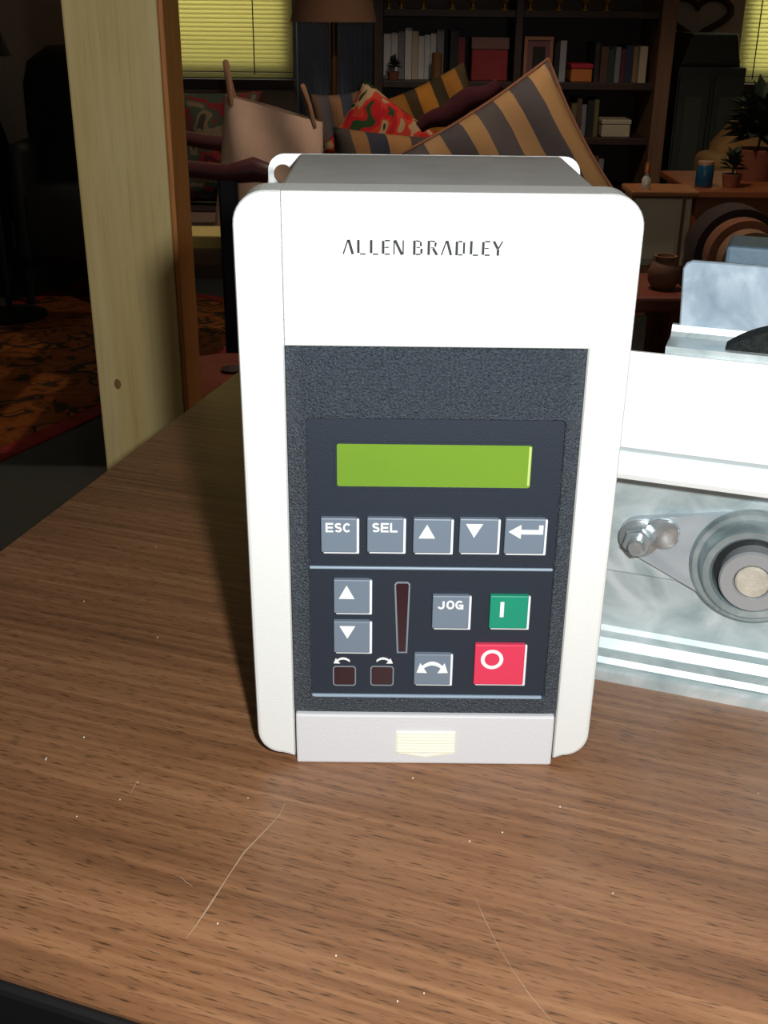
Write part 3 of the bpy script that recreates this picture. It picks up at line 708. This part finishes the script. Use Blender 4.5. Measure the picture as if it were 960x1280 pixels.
# --- wooden chair, seen from its side, with the canvas bag on the seat
m_chair = mat('maroon_wood', (78, 30, 34), .5); m_navy = mat('navy_wood', (34, 40, 58), .5)
CY = 2.45
ar0, ar1 = at(150, 200, CY), at(338, 226, CY)
Cc = empty('wooden_armchair', ((ar0.x+ar1.x)/2, CY, 0)); tag(Cc, 'open wooden armchair with maroon arms and navy legs holding the canvas bag', 'chair')
hx = (ar1.x-ar0.x)/2; za = at(280, 216, CY).z
sz = at(250, 312, CY).z
for y in (-.02, .46):
    MB().tube([(-hx, y, za+.03), (-hx*.3, y, za+.012), (hx*.45, y, za), (hx*.8, y, za+.01), (hx, y, za+.002)], [.016, .018, .02, .026, .02], 12).build('armrest', m_chair, Cc, True)
    MB().box(hx*.32, hx*.32+.04, y-.015, y+.025, 0, za, .006).build('front_leg', m_navy, Cc)
    MB().prism([(-hx-.02, 0), (-hx+.025, 0), (-hx-.02, .95), (-hx-.06, .95)], 'Y', y-.015, y+.025, .004).build('rear_leg', m_navy, Cc)
MB().box(-hx-.01, hx*.5, -.02, .48, sz-.035, sz, .008).build('seat', mat('grey_brown_board', (122, 100, 84), .6), Cc)
for z in (.55, .70, .85): MB().box(-hx-.055, -hx-.035, 0, .45, z, z+.06, .004).build('back_slat', m_chair, Cc)
yb = MB().box(0, .13, 0, .115, 0, .028, .003).build('yellow_book', mat('pale_yellow_paper', (216, 196, 120), .8)); yb.location = (at(234, 300, CY).x-.03, CY+.012, sz); tag(yb, 'pale yellow book lying on the seat of the wooden armchair', 'book')
# canvas tote
m_can = mat('pinkish_canvas', (222, 190, 166), .95, bump=.5, bscale=14, var=.14, vscale=9)
YT = 2.67
zb = sz + .001
tl_ = at(286, 118, YT); tr_ = at(400, 152, YT); cx = at(335, 200, YT).x
B_ = empty('canvas_tote', (cx, YT, zb)); tag(B_, 'slumped pinkish canvas tote bag with upright straps on the armchair', 'bag')
def bag(u, v):
    a = 2*pi*u; c_, s_ = cos(a), sin(a)
    top_l, top_r = tl_.x-cx-.005, tr_.x-cx+.005; bl, br = -.125, .125
    xl_ = bl + (top_l-bl)*v; xr_ = br + (top_r-br)*v
    x = (xl_+xr_)/2 + (xr_-xl_)/2*max(-1, min(1, 1.15*c_))
    d = (.075*(1-v) + .028*v)
    y = d*max(-1, min(1, 1.3*s_)) + .008*sin(5*u*6+6*v)
    f = (x - top_l)/(top_r-top_l); zt_ = (tl_.z + (tr_.z-tl_.z)*f) - zb
    return (x, y, v*zt_)
MB().grid(bag, 40, 12).build('bag_body', m_can, B_, True, angle=70)
m_str = mat('tan_strap', (150, 112, 84), .95)
a_ = at(283, 78, YT); 
MB().tube([(tl_.x-cx+.008, -.03, tl_.z-zb-.02), (a_.x-cx+.006, -.026, (tl_.z+a_.z)/2-zb), (a_.x-cx, -.01, a_.z-zb), (a_.x-cx+.002, .01, (tl_.z+a_.z)/2-zb), (tl_.x-cx+.01, .02, tl_.z-zb-.02)], .007, 8).build('strap', m_str, B_, True)
a_ = at(382, 108, YT)
MB().tube([(tr_.x-cx-.012, -.02, tr_.z-zb-.01), (a_.x-cx+.008, -.018, (tr_.z+a_.z)/2-zb), (a_.x-cx-.006, 0, a_.z-zb), (a_.x-cx+.002, .012, (tr_.z+a_.z)/2-zb), (tr_.x-cx-.01, .015, tr_.z-zb-.02)], .006, 8).build('strap', m_str, B_, True)
# things heaped behind the chair
m_q = patches('quilt_print', [(70, 30, 32), (120, 40, 40), (64, 72, 58), (116, 98, 74), (60, 56, 48)], 14)
p = pillow('quilted_cushion', .34, .30, .14, m_q, at(250, 185, 3.16), (radians(-15), 0, 0)); tag(p, 'dark red and green patched cushion behind the canvas bag', 'cushion')
Dk = empty('dark_stool', (at(250, 200, 3.16).x, 2.99, 0)); tag(Dk, 'dark brown stool beneath the patched cushion', 'stool')
MB().box(-.2, .2, 0, .3, .43, .48, .01).build('seat', m_trim, Dk)
for x in (-.19, .15):
    for y in (.01, .25): MB().box(x, x+.04, y, y+.04, ground(Dk.location.x+x+.02, Dk.location.y+y+.02), .43, .003).build('leg', m_trim, Dk)
# rust floor cushion in front of the chair
pf = empty('floor_pouf', (at(290, 440, 2.05).x, 2.05, 0)); tag(pf, 'rust brown pouf on the floor in front of the wooden armchair', 'pouf')
m_rust = mat('rust_fabric', (124, 62, 40), .95, var=.2, vscale=7)
MB().lathe([(.001, 0), (.17, 0), (.215, .05), (.225, .16), (.21, .28), (.15, .335), (.001, .345)], 32).build('pouf_body', m_rust, pf, True)
MB().lathe([(.001, 0), (.02, 0), (.022, .006), (.001, .012)], 14, Matrix.Translation((0, 0, .343))).build('button', m_trim, pf, True)

# --- floor lamp and curtains
lc = at(417, 30, 3.58); LB = at(417, 27, 3.58).z
L_ = empty('floor_lamp', (lc.x, 3.58, 0)); tag(L_, 'brown floor lamp with a wide unlit shade before the grey curtain', 'lamp')
MB().lathe([(.001, 0), (.13, 0), (.13, .012), (.03, .03), (.001, .034)], 32).build('lamp_base', m_trim, L_, True)
MB().tube([(0, 0, .03), (0, 0, LB+.2)], .011, 12).build('lamp_pole', mat('antique_brass', (96, 66, 34), .4, metal=.5), L_, True)
m_shade = mat('brown_shade', (110, 78, 54), .9, bump=.2, bscale=60)
MB().lathe([(.130, LB), (.126, LB), (.075, LB+.25), (.079, LB+.25)], 40, cap=False).build('lamp_shade', m_shade, L_, True)
MB().lathe([(.0005, LB+.17), (.09, LB+.172), (.09, LB+.178), (.0005, LB+.18)], 20).build('shade_holder', m_trim, L_, True)
m_cur = mat('slate_curtain', (200, 206, 218), .95, bump=.2, bscale=30)
def curtain(px0, px1, Y, label):
    x0 = at(px0, 100, Y).x; x1 = at(px1, 100, Y).x
    pts = []; n = 48
    for i in range(n+1): pts.append((x0+(x1-x0)*i/n, Y + .022*sin(i*.9)))
    poly = pts + [(x, y+.006) for x, y in pts[::-1]]
    o = MB().prism([(x-x0, y-Y) for x, y in poly], 'Z', .12, 2.1).build('curtain', m_cur, None, True); o.location = (x0, Y, 0); tag(o, label, 'curtain')
curtain(368, 414, 4.24, 'slate grey curtain hanging beside the yellow blind'); curtain(422, 466, 4.24, 'slate grey curtain hanging beside the bookcase')

rx0, rx1 = at(340, 100, 4.245).x, at(480, 100, 4.245).x
RD = empty('curtain_rod', ((rx0+rx1)/2, 4.245, 2.10)); tag(RD, 'thin dark rod carrying the two slate grey curtains', 'curtain rod')
MB().tube([((rx0-rx1)/2, 0, .006), ((rx1-rx0)/2, 0, .006)], .008, 10).build('rod', m_trim, RD, True)
for x in ((rx0-rx1)/2+.02, (rx1-rx0)/2-.02): MB().box(x-.008, x+.008, -.006, .106, -.004, .006, .002).build('wall_bracket', m_trim, RD)
# --- bookcase
YF = 3.85; BD = .3
m_dk = wood('dark_oak', (40, 26, 18), (54, 36, 24), (68, 46, 30), 'Z', .7, .5, pores=.2)
m_up = wood('brown_oak', (104, 74, 52), (124, 90, 64), (140, 104, 76), 'Z', .7, .5, pores=.2)
bx0_, bx1_ = at(467, 60, YF).x, at(815, 60, YF).x
zB = [at(600, py, YF).z for py in (240, 171, 102, 12)]
BC = empty('bookcase', ((bx0_+bx1_)/2, YF, 0)); tag(BC, 'wide dark oak bookcase with open shelves and a brown right upright', 'bookcase')
bo_ = (bx0_+bx1_)/2
xm = at(648, 60, YF).x
MB().box(bx0_-bo_, bx0_-bo_+.03, 0, BD, 0, 1.9, .002).build('upright', m_dk, BC)
MB().box(xm-bo_-.012, xm-bo_+.012, 0, BD, 0, 1.9, .002).build('upright', m_dk, BC)
ux0, ux1 = at(822, 60, YF).x, at(841, 60, YF).x
MB().box(ux0-bo_, ux1-bo_, -.02, BD, 0, 1.9, .003).build('upright', m_up, BC)
MB().box(bx0_-bo_, ux1-bo_, BD-.015, BD, .02, 1.9).build('back_panel', m_dk, BC)
for z in [.1] + zB + [zB[3]+.33, zB[3]+.62]:
    for a, b in ((bx0_+.03, xm-.012), (xm+.012, ux0)):
        MB().box(a-bo_, b-bo_, .005, BD-.015, z-.022, z, .002).build('shelf', m_dk, BC)
COLORS = {'white': (206, 206, 204), 'cream': (190, 176, 146), 'grey': (128, 128, 132), 'dark red': (118, 34, 36), 'dark green': (44, 58, 44), 'navy blue': (38, 46, 74), 'brown': (92, 62, 42), 'black': (30, 28, 28), 'red': (170, 44, 44), 'olive': (104, 96, 54), 'pale grey': (160, 160, 164), 'charcoal': (48, 48, 50), 'maroon': (84, 32, 38), 'tan': (150, 120, 84)}
MATS = {k: mat('cover_' + k.replace(' ', '_'), v, .6, var=.06, vscale=40) for k, v in COLORS.items()}
m_pages = mat('page_block', (206, 196, 170), .9)
def book(x, z, w_, h_, d_, colour, shelf, y=.03):
    b = empty('book', (x + w_/2, YF + y, z)); tag(b, '%s book standing on the %s' % (colour, shelf), 'book', '%s books on the %s' % (colour, shelf))
    m = MATS[colour]; t_ = .003
    cv = MB(); cv.box(-w_/2, -w_/2+t_, 0, d_, 0, h_); cv.box(w_/2-t_, w_/2, 0, d_, 0, h_); cv.box(-w_/2+t_, w_/2-t_, 0, t_, 0, h_)
    cv.build('cover', m, b)
    MB().box(-w_/2+t_, w_/2-t_, t_, d_-.004, .003, h_-.004).build('pages', m_pages, b)
def row(px0, px1, zi, hmax, cols, shelf, tmin=.016, tmax=.03, back=.0):
    x = max(at(px0, 60, YF).x, bx0_+.032); e = at(px1, 60, YF).x; i = 0
    while True:
        w_ = random.uniform(tmin, tmax)
        if x + w_ > e: break
        book(x, zB[zi], w_, hmax*random.uniform(.82, 1.0), random.uniform(.14, .18), cols[i % len(cols)], shelf, back + random.uniform(.02, .05)); x += w_ + .0015; i += 1
row(470, 562, 2, .155, ['white', 'white', 'grey', 'white', 'cream', 'white'], 'upper left shelf behind the cushions', .017, .024, .05)
row(564, 588, 2, .15, ['black', 'dark red', 'black'], 'upper left shelf behind the cushions', .02, .026, .03)
row(696, 716, 2, .13, ['black', 'pale grey'], 'upper right shelf', .016, .02)
row(748, 818, 2, .12, ['charcoal', 'brown', 'dark green', 'grey', 'maroon', 'navy blue', 'tan', 'cream'], 'upper right shelf', .014, .024)
row(722, 762, 1, .12, ['olive', 'brown', 'grey', 'black'], 'middle right shelf', .014, .022)
row(748, 772, 0, .12, ['grey', 'brown'], 'lower right shelf', .014, .019)
def bx_at(name, px0, px1, zi, h_, d_, m, label, cat, y=.03, lid=None):
    x0 = at(px0, 60, YF).x; x1 = at(px1, 60, YF).x; e = empty(name, ((x0+x1)/2, YF+y, zB[zi])); tag(e, label, cat); w_ = (x1-x0)/2
    MB().box(-w_, w_, 0, d_, 0, h_*.72, .004).build('box_base', m, e)
    MB().box(-w_-.002, w_+.002, -.002, d_+.002, h_*.72+.0005, h_, .003).build('box_lid', lid or m, e)
    return e
bx_at('red_box', 591, 637, 2, .13, .16, mat('red_card', (150, 44, 44), .7, var=.2, vscale=12), 'red storage box on the upper left shelf of the bookcase', 'box', lid=mat('dull_pink_card', (128, 92, 88), .7))
bx_at('cream_box', 763, 800, 1, .055, .15, MATS['cream'], 'low cream box on the middle right shelf of the bookcase', 'box')
bx_at('striped_toy_box', 718, 745, 2, .055, .1, mat('orange_card', (206, 120, 54), .7), 'small orange and red box on the upper right shelf', 'box', lid=mat('scarlet_card', (186, 40, 56), .7))
# framed picture, plant, candle and glass on the shelves
fr_x = at(675, 60, YF).x; fe = empty('photo_frame', (fr_x, YF+.03, zB[2])); tag(fe, 'small pink-mounted picture frame on the upper right shelf', 'picture frame')
fh_ = at(675, 46, YF).z - zB[2]
MB().prism([(-.046, 0), (.046, 0), (.046, fh_), (-.046, fh_)], 'Y', 0, .012, holes=[[(-.036, .01), (.036, .01), (.036, fh_-.01), (-.036, fh_-.01)]]).build('frame', mat('pink_brown_frame', (170, 116, 84), .5), fe)
MB().box(-.036, .036, .005, .011, .01, fh_-.01).build('mount', mat('dusky_pink_mount', (132, 92, 92), .8), fe)
MB().box(-.018, .022, .004, .0052, .03, fh_-.03).build('print', mat('dark_print', (40, 34, 34), .7), fe)
def leafy(name, loc, r, n, m, label, pot=None, cat='plant', stem=.1):
    e = empty(name, loc); tag(e, label, cat); h0 = 0
    if pot:
        MB().lathe([(.001, 0), (r*.42, 0), (r*.55, r*.7), (r*.5, r*.72), (r*.44, r*.6), (.001, r*.6)], 20).build('pot', pot, e, True); h0 = r*.6
    MB().tube([(0, 0, h0), (.004, 0, h0+stem)], .003, 6).build('stem', m, e)
    lf = MB()
    for i in range(n):
        a = random.random()*2*pi; el = random.uniform(-.3, 1.3); q = r*random.uniform(.5, 1)
        d = Vector((cos(a)*cos(el), sin(a)*cos(el), sin(el))); s_ = d.cross(Vector((0, 0, 1)))
        if s_.length < .1: s_ = Vector((1, 0, 0))
        s_.normalize(); b0 = Vector((0, 0, h0+stem*random.uniform(.4, 1))); t_ = b0 + d*q; md = b0 + d*q*.55 + Vector((0, 0, .12*q))
        vv = [lf.bm.verts.new(p) for p in (b0, md + s_*q*.22, t_, md - s_*q*.22)]; lf.bm.faces.new(vv)
    tag(lf.build('foliage', m, e), kind='stuff'); return e
m_leaf = mat('dark_leaf', (44, 56, 36), .7); m_pot = mat('terracotta', (128, 70, 46), .8)
leafy('potted_plant', (at(492, 60, YF).x, YF + .034, zB[2]), .036, 60, m_leaf, 'small dark leafy plant in front of the white books', m_pot, stem=.03)
cd_ = empty('pillar_candle', (at(547, 60, YF).x, YF+.03, zB[2])); tag(cd_, 'amber brown pillar candle in front of the white books', 'candle')
ch_ = at(547, 66, YF).z - zB[2]
MB().lathe(cyl(.017, ch_), 20).build('wax', mat('amber_wax', (120, 84, 46), .6), cd_, True); MB().tube([(0, 0, ch_), (.001, 0, ch_+.008)], .001, 5).build('wick', MATS['black'], cd_)
m_gl = mat('clear_glass', (226, 236, 240), .05, trans=.9)
gb = empty('glass_bowl', (at(573, 112, YF).x, YF+.06, zB[1])); tag(gb, 'clear glass bowl on the shelf beneath the red box', 'bowl')
MB().lathe([(.001, 0), (.03, 0), (.05, .03), (.056, .07), (.05, .1), (.047, .1), (.052, .07), (.046, .032), (.001, .006)], 28).build('bowl', m_gl, gb, True)
MB().lathe([(.051, .099), (.053, .101), (.051, .103), (.048, .101), (.051, .099)], 28, cap=False).build('rim', MATS['grey'], gb, True)
# row of gilt ornaments along the top shelf
m_gilt = mat('gilt', (170, 130, 40), .35, metal=.6)
for i, px in enumerate((486, 502, 530, 566, 592, 632, 664, 700, 733, 760)):
    g = empty('gilt_cup', (at(px, 6, YF).x, YF+.02, zB[3])); tag(g, 'tiny gilt cup in the row on the top shelf', 'ornament', 'gilt cups on the top shelf')
    MB().lathe([(.001, 0), (.013, 0), (.013, .003), (.004, .006), (.004, .016), (.014, .026), (.016, .045), (.014, .045), (.011, .028), (.001, .02)], 14).build('cup', m_gilt, g, True)

# --- dark cabinet and heart wreath beside the bookcase
kx0, kx1 = at(862, 120, 3.95).x, at(912, 120, 3.95).x; kz1 = at(880, 84, 3.95).z
K = empty('dark_cabinet', ((kx0+kx1)/2, 3.95, 0)); tag(K, 'tall dark green cabinet with two panelled doors beneath the heart wreath', 'cabinet'); hw_ = (kx1-kx0)/2 + .045
m_dg = mat('dark_green_paint', (46, 50, 42), .6, var=.1, vscale=8); m_dg2 = mat('dark_green_panel', (58, 62, 52), .6)
MB().box(-hw_, hw_, 0, .36, 0, kz1, .004).build('body', m_dg, K)
for s_ in (-1, 1):
    d_ = MB().prism(rrect(min(0, s_*hw_)+.006*(s_ > 0)+.004, max(0, s_*hw_)-.006, .06, kz1-.03, .002, 2), 'Y', -.016, -.0005, .002).build('door', m_dg, K)
    MB().box(min(0, s_*hw_)+.028, max(0, s_*hw_)-.026, -.020, -.0165, .14, kz1-.09, .003).build('door_panel', m_dg2, d_)
    MB().lathe([(.001, 0), (.005, 0), (.008, .012), (.001, .018)], 12, Matrix.Translation((s_*.012, -.016, kz1*.55)) @ Matrix.Rotation(pi/2, 4, 'X')).build('knob', m_gilt, d_, True)
MB().prism([(-hw_*.9, kz1+.0005), (hw_*.9, kz1+.0005), (hw_*.72, kz1+.1), (-hw_*.62, kz1+.1)], 'Y', .03, .3, .01).build('plinth_top', m_dg, K)
hc_ = at(872, 8, 3.80); hp = []
hs_ = .118/16
for i in range(48):
    t_ = 2*pi*i/48; hp.append((16*sin(t_)**3*hs_, .012*sin(6*t_), (13*cos(t_)-5*cos(2*t_)-2*cos(3*t_)-cos(4*t_))*hs_*.66))
HW = empty('heart_wreath', (hc_.x, 4.318, hc_.z+.06)); HW.location = (at(875, 8, 4.30).x, 4.335, at(872, 20, 4.30).z); tag(HW, 'heart-shaped brown twig wreath hanging on the wall by the window', 'wreath')
mt = mat('brown_twigs', (62, 44, 28), .9, bump=.8, bscale=60)
for k in range(5):
    q_ = [(x*(1+.03*sin(k*2+i*.5)), y*.5 - .002*k, z*(1+.03*cos(k*1.7+i*.4))) for i, (x, y, z) in enumerate(hp)]
    MB().tube(q_, .010, 6, closed=True).build('twig', mt, HW, True)
bw = MB()
for s_ in (-1, 1):
    bw.lathe([(.001, 0), (.016, .01), (.02, .03), (.001, .04)], 10, Matrix.Translation((0, -.02, -.095)) @ Matrix.Rotation(s_*1.3, 4, 'Y'))
bw.build('bow', MATS['black'], HW, True)

# --- right side: small cabinet with cream doors, bottle, jar, stool, round armchair
SY = 2.53; st0, st1 = at(789, 238, SY), at(874, 238, SY); Z1 = st0.z
ST = empty('side_table', ((st0.x+st1.x)/2, SY, 0)); tag(ST, 'small wooden side table with cream panels under a glowing brown top', 'side table'); hw_ = (st1.x-st0.x)/2
m_brn = wood('warm_brown_wood', (120, 76, 46), (146, 96, 60), (166, 114, 74), 'X', .8, .35, pores=.2); m_crm = mat('cream_paint', (196, 184, 156), .6, var=.05, vscale=6)
MB().box(-hw_, hw_, -.01, .11, Z1-.012, Z1, .003).build('table_top', m_brn, ST)
for a, b in ((-hw_+.012, at(851, 280, SY).x-ST.location.x), (at(855, 280, SY).x-ST.location.x, hw_-.012)):
    pn = MB().box(a, b, .002, .016, Z1-.165, Z1-.017, .003).build('panel', m_crm, ST)
    MB().box(a+.012, b-.008, -.0005, .0015, Z1-.15, Z1-.03, .001).build('panel_field', m_crm, pn)
MB().box(-hw_+.008, hw_-.008, .017, .10, Z1-.17, Z1-.0165).build('case', m_brn, ST)
for x in (-hw_+.012, hw_-.04):
    for y in (.02, .07): MB().box(x, x+.028, y, y+.028, 0, Z1-.17, .003).build('leg', m_brn, ST)
bt = empty('brass_bottle', (at(806, 245, SY+.02).x, SY+.02, Z1)); tag(bt, 'tiny brass-topped bottle on the front edge of the side table', 'bottle')
MB().lathe([(.001, 0), (.009, 0), (.010, .004), (.010, .022), (.004, .030), (.004, .034), (.001, .034)], 16).build('bottle_body', mat('pale_glass', (206, 206, 190), .15, metal=.2), bt, True)
MB().lathe([(.001, .0345), (.006, .0345), (.006, .05), (.004, .056), (.001, .057)], 14).build('stopper', mat('copper_cap', (196, 120, 70), .3, metal=.6), bt, True)
# console behind with jar and plant
Zc = at(900, 236, 2.95).z; c0 = at(872, 236, 2.95).x
CT = empty('console_table', (c0+.28, 2.95, 0)); tag(CT, 'plain brown table carrying the blue jar and dark plant', 'table')
m_br2 = wood('rust_brown_wood', (110, 58, 30), (138, 76, 40), (156, 92, 52), 'X', .8, .5, pores=.2)
MB().box(-.30, .40, -.03, .34, Zc-.02, Zc, .004).build('table_top', m_br2, CT); MB().box(-.28, .38, .0, .31, Zc-.16, Zc-.021, .003).build('apron', m_br2, CT)
for x in (-.28, .34):
    for y in (.0, .27): MB().box(x, x+.04, y, y+.04, 0, Zc-.161, .003).build('leg', m_br2, CT)
jr = empty('blue_jar', (at(880, 230, 2.98).x, 2.985, Zc)); tag(jr, 'teal blue jar with a pale lid on the brown table', 'jar')
MB().lathe([(.001, 0), (.020, 0), (.022, .004), (.022, .05), (.019, .055), (.001, .055)], 24).build('jar_body', mat('teal_glaze', (24, 74, 100), .3), jr, True)
MB().lathe([(.001, .0552), (.020, .0552), (.020, .063), (.001, .065)], 24).build('lid', mat('tan_lid', (170, 130, 100), .6), jr, True)
leafy('potted_plant', (at(942, 236, 3.12).x, 3.13, Zc), .11, 170, m_leaf, 'bushy dark plant on the brown table under the second blind', m_pot, stem=.1)
leafy('potted_plant', (at(910, 236, 3.0).x, 2.98, Zc), .046, 60, m_leaf, 'small dark plant right beside the blue jar', m_pot, stem=.04)
# tan high-backed chair near the second window
TC = empty('tan_armchair', (at(965, 150, 3.75).x+.12, 3.62, 0)); tag(TC, 'tan upholstered wing chair below the second blind', 'chair')
m_tn = mat('tan_upholstery', (158, 118, 66), .95, var=.12, vscale=6)
ztc = at(950, 118, 3.7).z
MB().prism([(-.30, .3), (.30, .3), (.30, ztc-.06), (.2, ztc), (.0, ztc+.03), (-.16, ztc-.03), (-.27, ztc-.16)], 'Y', .14, .30, .04, 3).build('backrest', m_tn, TC, True)
MB().box(-.26, .26, -.30, .14, .28, .42, .04, 3).build('seat', m_tn, TC, True)
for x in (-.34, .26): MB().box(x, x+.08, -.28, .2, .2, .56, .03, 3).build('armrest', m_tn, TC, True)
for x in (-.28, .22):
    for y in (-.26, .2): MB().box(x, x+.05, y, y+.05, 0, .30, .004).build('leg', m_trim, TC)
# stool and clay pot
sp_ = at(800, 372, 2.12); SO = empty('wooden_stool', (sp_.x+.02, 2.14, 0)); tag(SO, 'reddish wooden stool holding a clay pot', 'stool')
m_rd = wood('red_brown_wood', (96, 46, 32), (122, 62, 44), (140, 76, 54), 'X', .8, .45, pores=.2)
MB().box(-.16, .085, -.02, .2, sp_.z-.03, sp_.z, .006).build('seat', m_rd, SO)
for x in (-.14, .045):
    for y in (.0, .15): MB().box(x, x+.035, y, y+.035, 0, sp_.z-.03, .003).build('leg', m_rd, SO)
cp = at(832, 366, 2.17); CP = empty('clay_pot', (cp.x, 2.2, sp_.z)); tag(CP, 'round brown clay pot on the reddish stool', 'pot')
MB().lathe([(.001, 0), (.02, 0), (.030, .014), (.032, .032), (.026, .048), (.018, .055), (.021, .062), (.018, .062), (.015, .055), (.001, .052)], 28).build('pot_body', mat('brown_clay', (112, 76, 54), .7), CP, True)
MB().lathe([(.021, .0625), (.022, .064), (.018, .064), (.018, .0625)], 28, cap=False).build('rim', m_brn, CP, True)
# barrel armchair
ba = at(932, 268, 2.15); BA = empty('barrel_armchair', (at(938, 300, 2.15).x, 2.15, 0)); tag(BA, 'terracotta barrel armchair with a rounded back and grey-green cushion', 'chair')
m_ter = mat('terracotta_cloth', (126, 80, 54), .95, var=.2, vscale=14); m_tn2 = mat('light_tan_cloth', (132, 100, 72), .95, var=.12, vscale=9); m_pip = mat('dark_piping', (44, 28, 24), .9)
zt_ = ba.z; ra = .086; zc_ = zt_ - ra
def arch(r0, y0, y1, m, name, bev=.02):
    pts = [(-r0, .18)] + [(-r0*cos(pi*i/20), zc_ + r0*sin(pi*i/20)) for i in range(21)] + [(r0, .18)]
    return MB().prism(pts, 'Y', y0, y1, bev, 3).build(name, m, BA, True)
arch(ra, .06, .14, m_pip, 'back_frame', .012); arch(ra-.014, .015, .059, m_ter, 'backrest', .018); arch(ra-.028, -.03, .0145, m_tn2, 'inner_back', .014); arch(ra-.048, -.06, -.031, mat('grey_green_cloth', (116, 108, 84), .95, var=.1, vscale=9), 'back_cushion', .012)
MB().box(-ra, ra, -.2, .14, .12, .179, .02, 3).build('seat_base', m_ter, BA, True)
MB().box(-ra+.045, ra-.045, -.2, -.065, .18, .28, .02, 3).build('seat_cushion', m_tn2, BA, True)
for s_ in (-1, 1): MB().box(min(s_*ra, s_*(ra-.04)), max(s_*ra, s_*(ra-.04)), -.2, -.035, .18, .34, .016, 3).build('armrest', m_ter, BA, True)
for x in (-ra+.01, ra-.05):
    for y in (-.18, .08): MB().box(x, x+.04, y, y+.04, 0, .119, .004).build('leg', m_trim, BA)
# invented pendant shade, added to keep the fill light off the table
PL = empty('fill_light_shade', (.30, 2.42, 1.68)); tag(PL, 'added pendant shade around the unseen fill light over the living room', 'lamp')
MB().lathe([(.188, .0), (.193, .0), (.09, .24), (.02, .26), (.018, .255), (.085, .235), (.188, .0)], 32, cap=False).build('shade', m_shade, PL, True)
MB().tube([(0, 0, .255), (0, 0, .7)], .004, 8).build('cord', MATS['black'], PL)

# --- dark left room: high-backed chair, lamp and coat stand
m_lea = mat('black_leather', (14, 13, 13), .6); m_bk = mat('black_cloth', (9, 9, 10), .95)  # near-black furniture; its colour also carries the unlit darkness of this side
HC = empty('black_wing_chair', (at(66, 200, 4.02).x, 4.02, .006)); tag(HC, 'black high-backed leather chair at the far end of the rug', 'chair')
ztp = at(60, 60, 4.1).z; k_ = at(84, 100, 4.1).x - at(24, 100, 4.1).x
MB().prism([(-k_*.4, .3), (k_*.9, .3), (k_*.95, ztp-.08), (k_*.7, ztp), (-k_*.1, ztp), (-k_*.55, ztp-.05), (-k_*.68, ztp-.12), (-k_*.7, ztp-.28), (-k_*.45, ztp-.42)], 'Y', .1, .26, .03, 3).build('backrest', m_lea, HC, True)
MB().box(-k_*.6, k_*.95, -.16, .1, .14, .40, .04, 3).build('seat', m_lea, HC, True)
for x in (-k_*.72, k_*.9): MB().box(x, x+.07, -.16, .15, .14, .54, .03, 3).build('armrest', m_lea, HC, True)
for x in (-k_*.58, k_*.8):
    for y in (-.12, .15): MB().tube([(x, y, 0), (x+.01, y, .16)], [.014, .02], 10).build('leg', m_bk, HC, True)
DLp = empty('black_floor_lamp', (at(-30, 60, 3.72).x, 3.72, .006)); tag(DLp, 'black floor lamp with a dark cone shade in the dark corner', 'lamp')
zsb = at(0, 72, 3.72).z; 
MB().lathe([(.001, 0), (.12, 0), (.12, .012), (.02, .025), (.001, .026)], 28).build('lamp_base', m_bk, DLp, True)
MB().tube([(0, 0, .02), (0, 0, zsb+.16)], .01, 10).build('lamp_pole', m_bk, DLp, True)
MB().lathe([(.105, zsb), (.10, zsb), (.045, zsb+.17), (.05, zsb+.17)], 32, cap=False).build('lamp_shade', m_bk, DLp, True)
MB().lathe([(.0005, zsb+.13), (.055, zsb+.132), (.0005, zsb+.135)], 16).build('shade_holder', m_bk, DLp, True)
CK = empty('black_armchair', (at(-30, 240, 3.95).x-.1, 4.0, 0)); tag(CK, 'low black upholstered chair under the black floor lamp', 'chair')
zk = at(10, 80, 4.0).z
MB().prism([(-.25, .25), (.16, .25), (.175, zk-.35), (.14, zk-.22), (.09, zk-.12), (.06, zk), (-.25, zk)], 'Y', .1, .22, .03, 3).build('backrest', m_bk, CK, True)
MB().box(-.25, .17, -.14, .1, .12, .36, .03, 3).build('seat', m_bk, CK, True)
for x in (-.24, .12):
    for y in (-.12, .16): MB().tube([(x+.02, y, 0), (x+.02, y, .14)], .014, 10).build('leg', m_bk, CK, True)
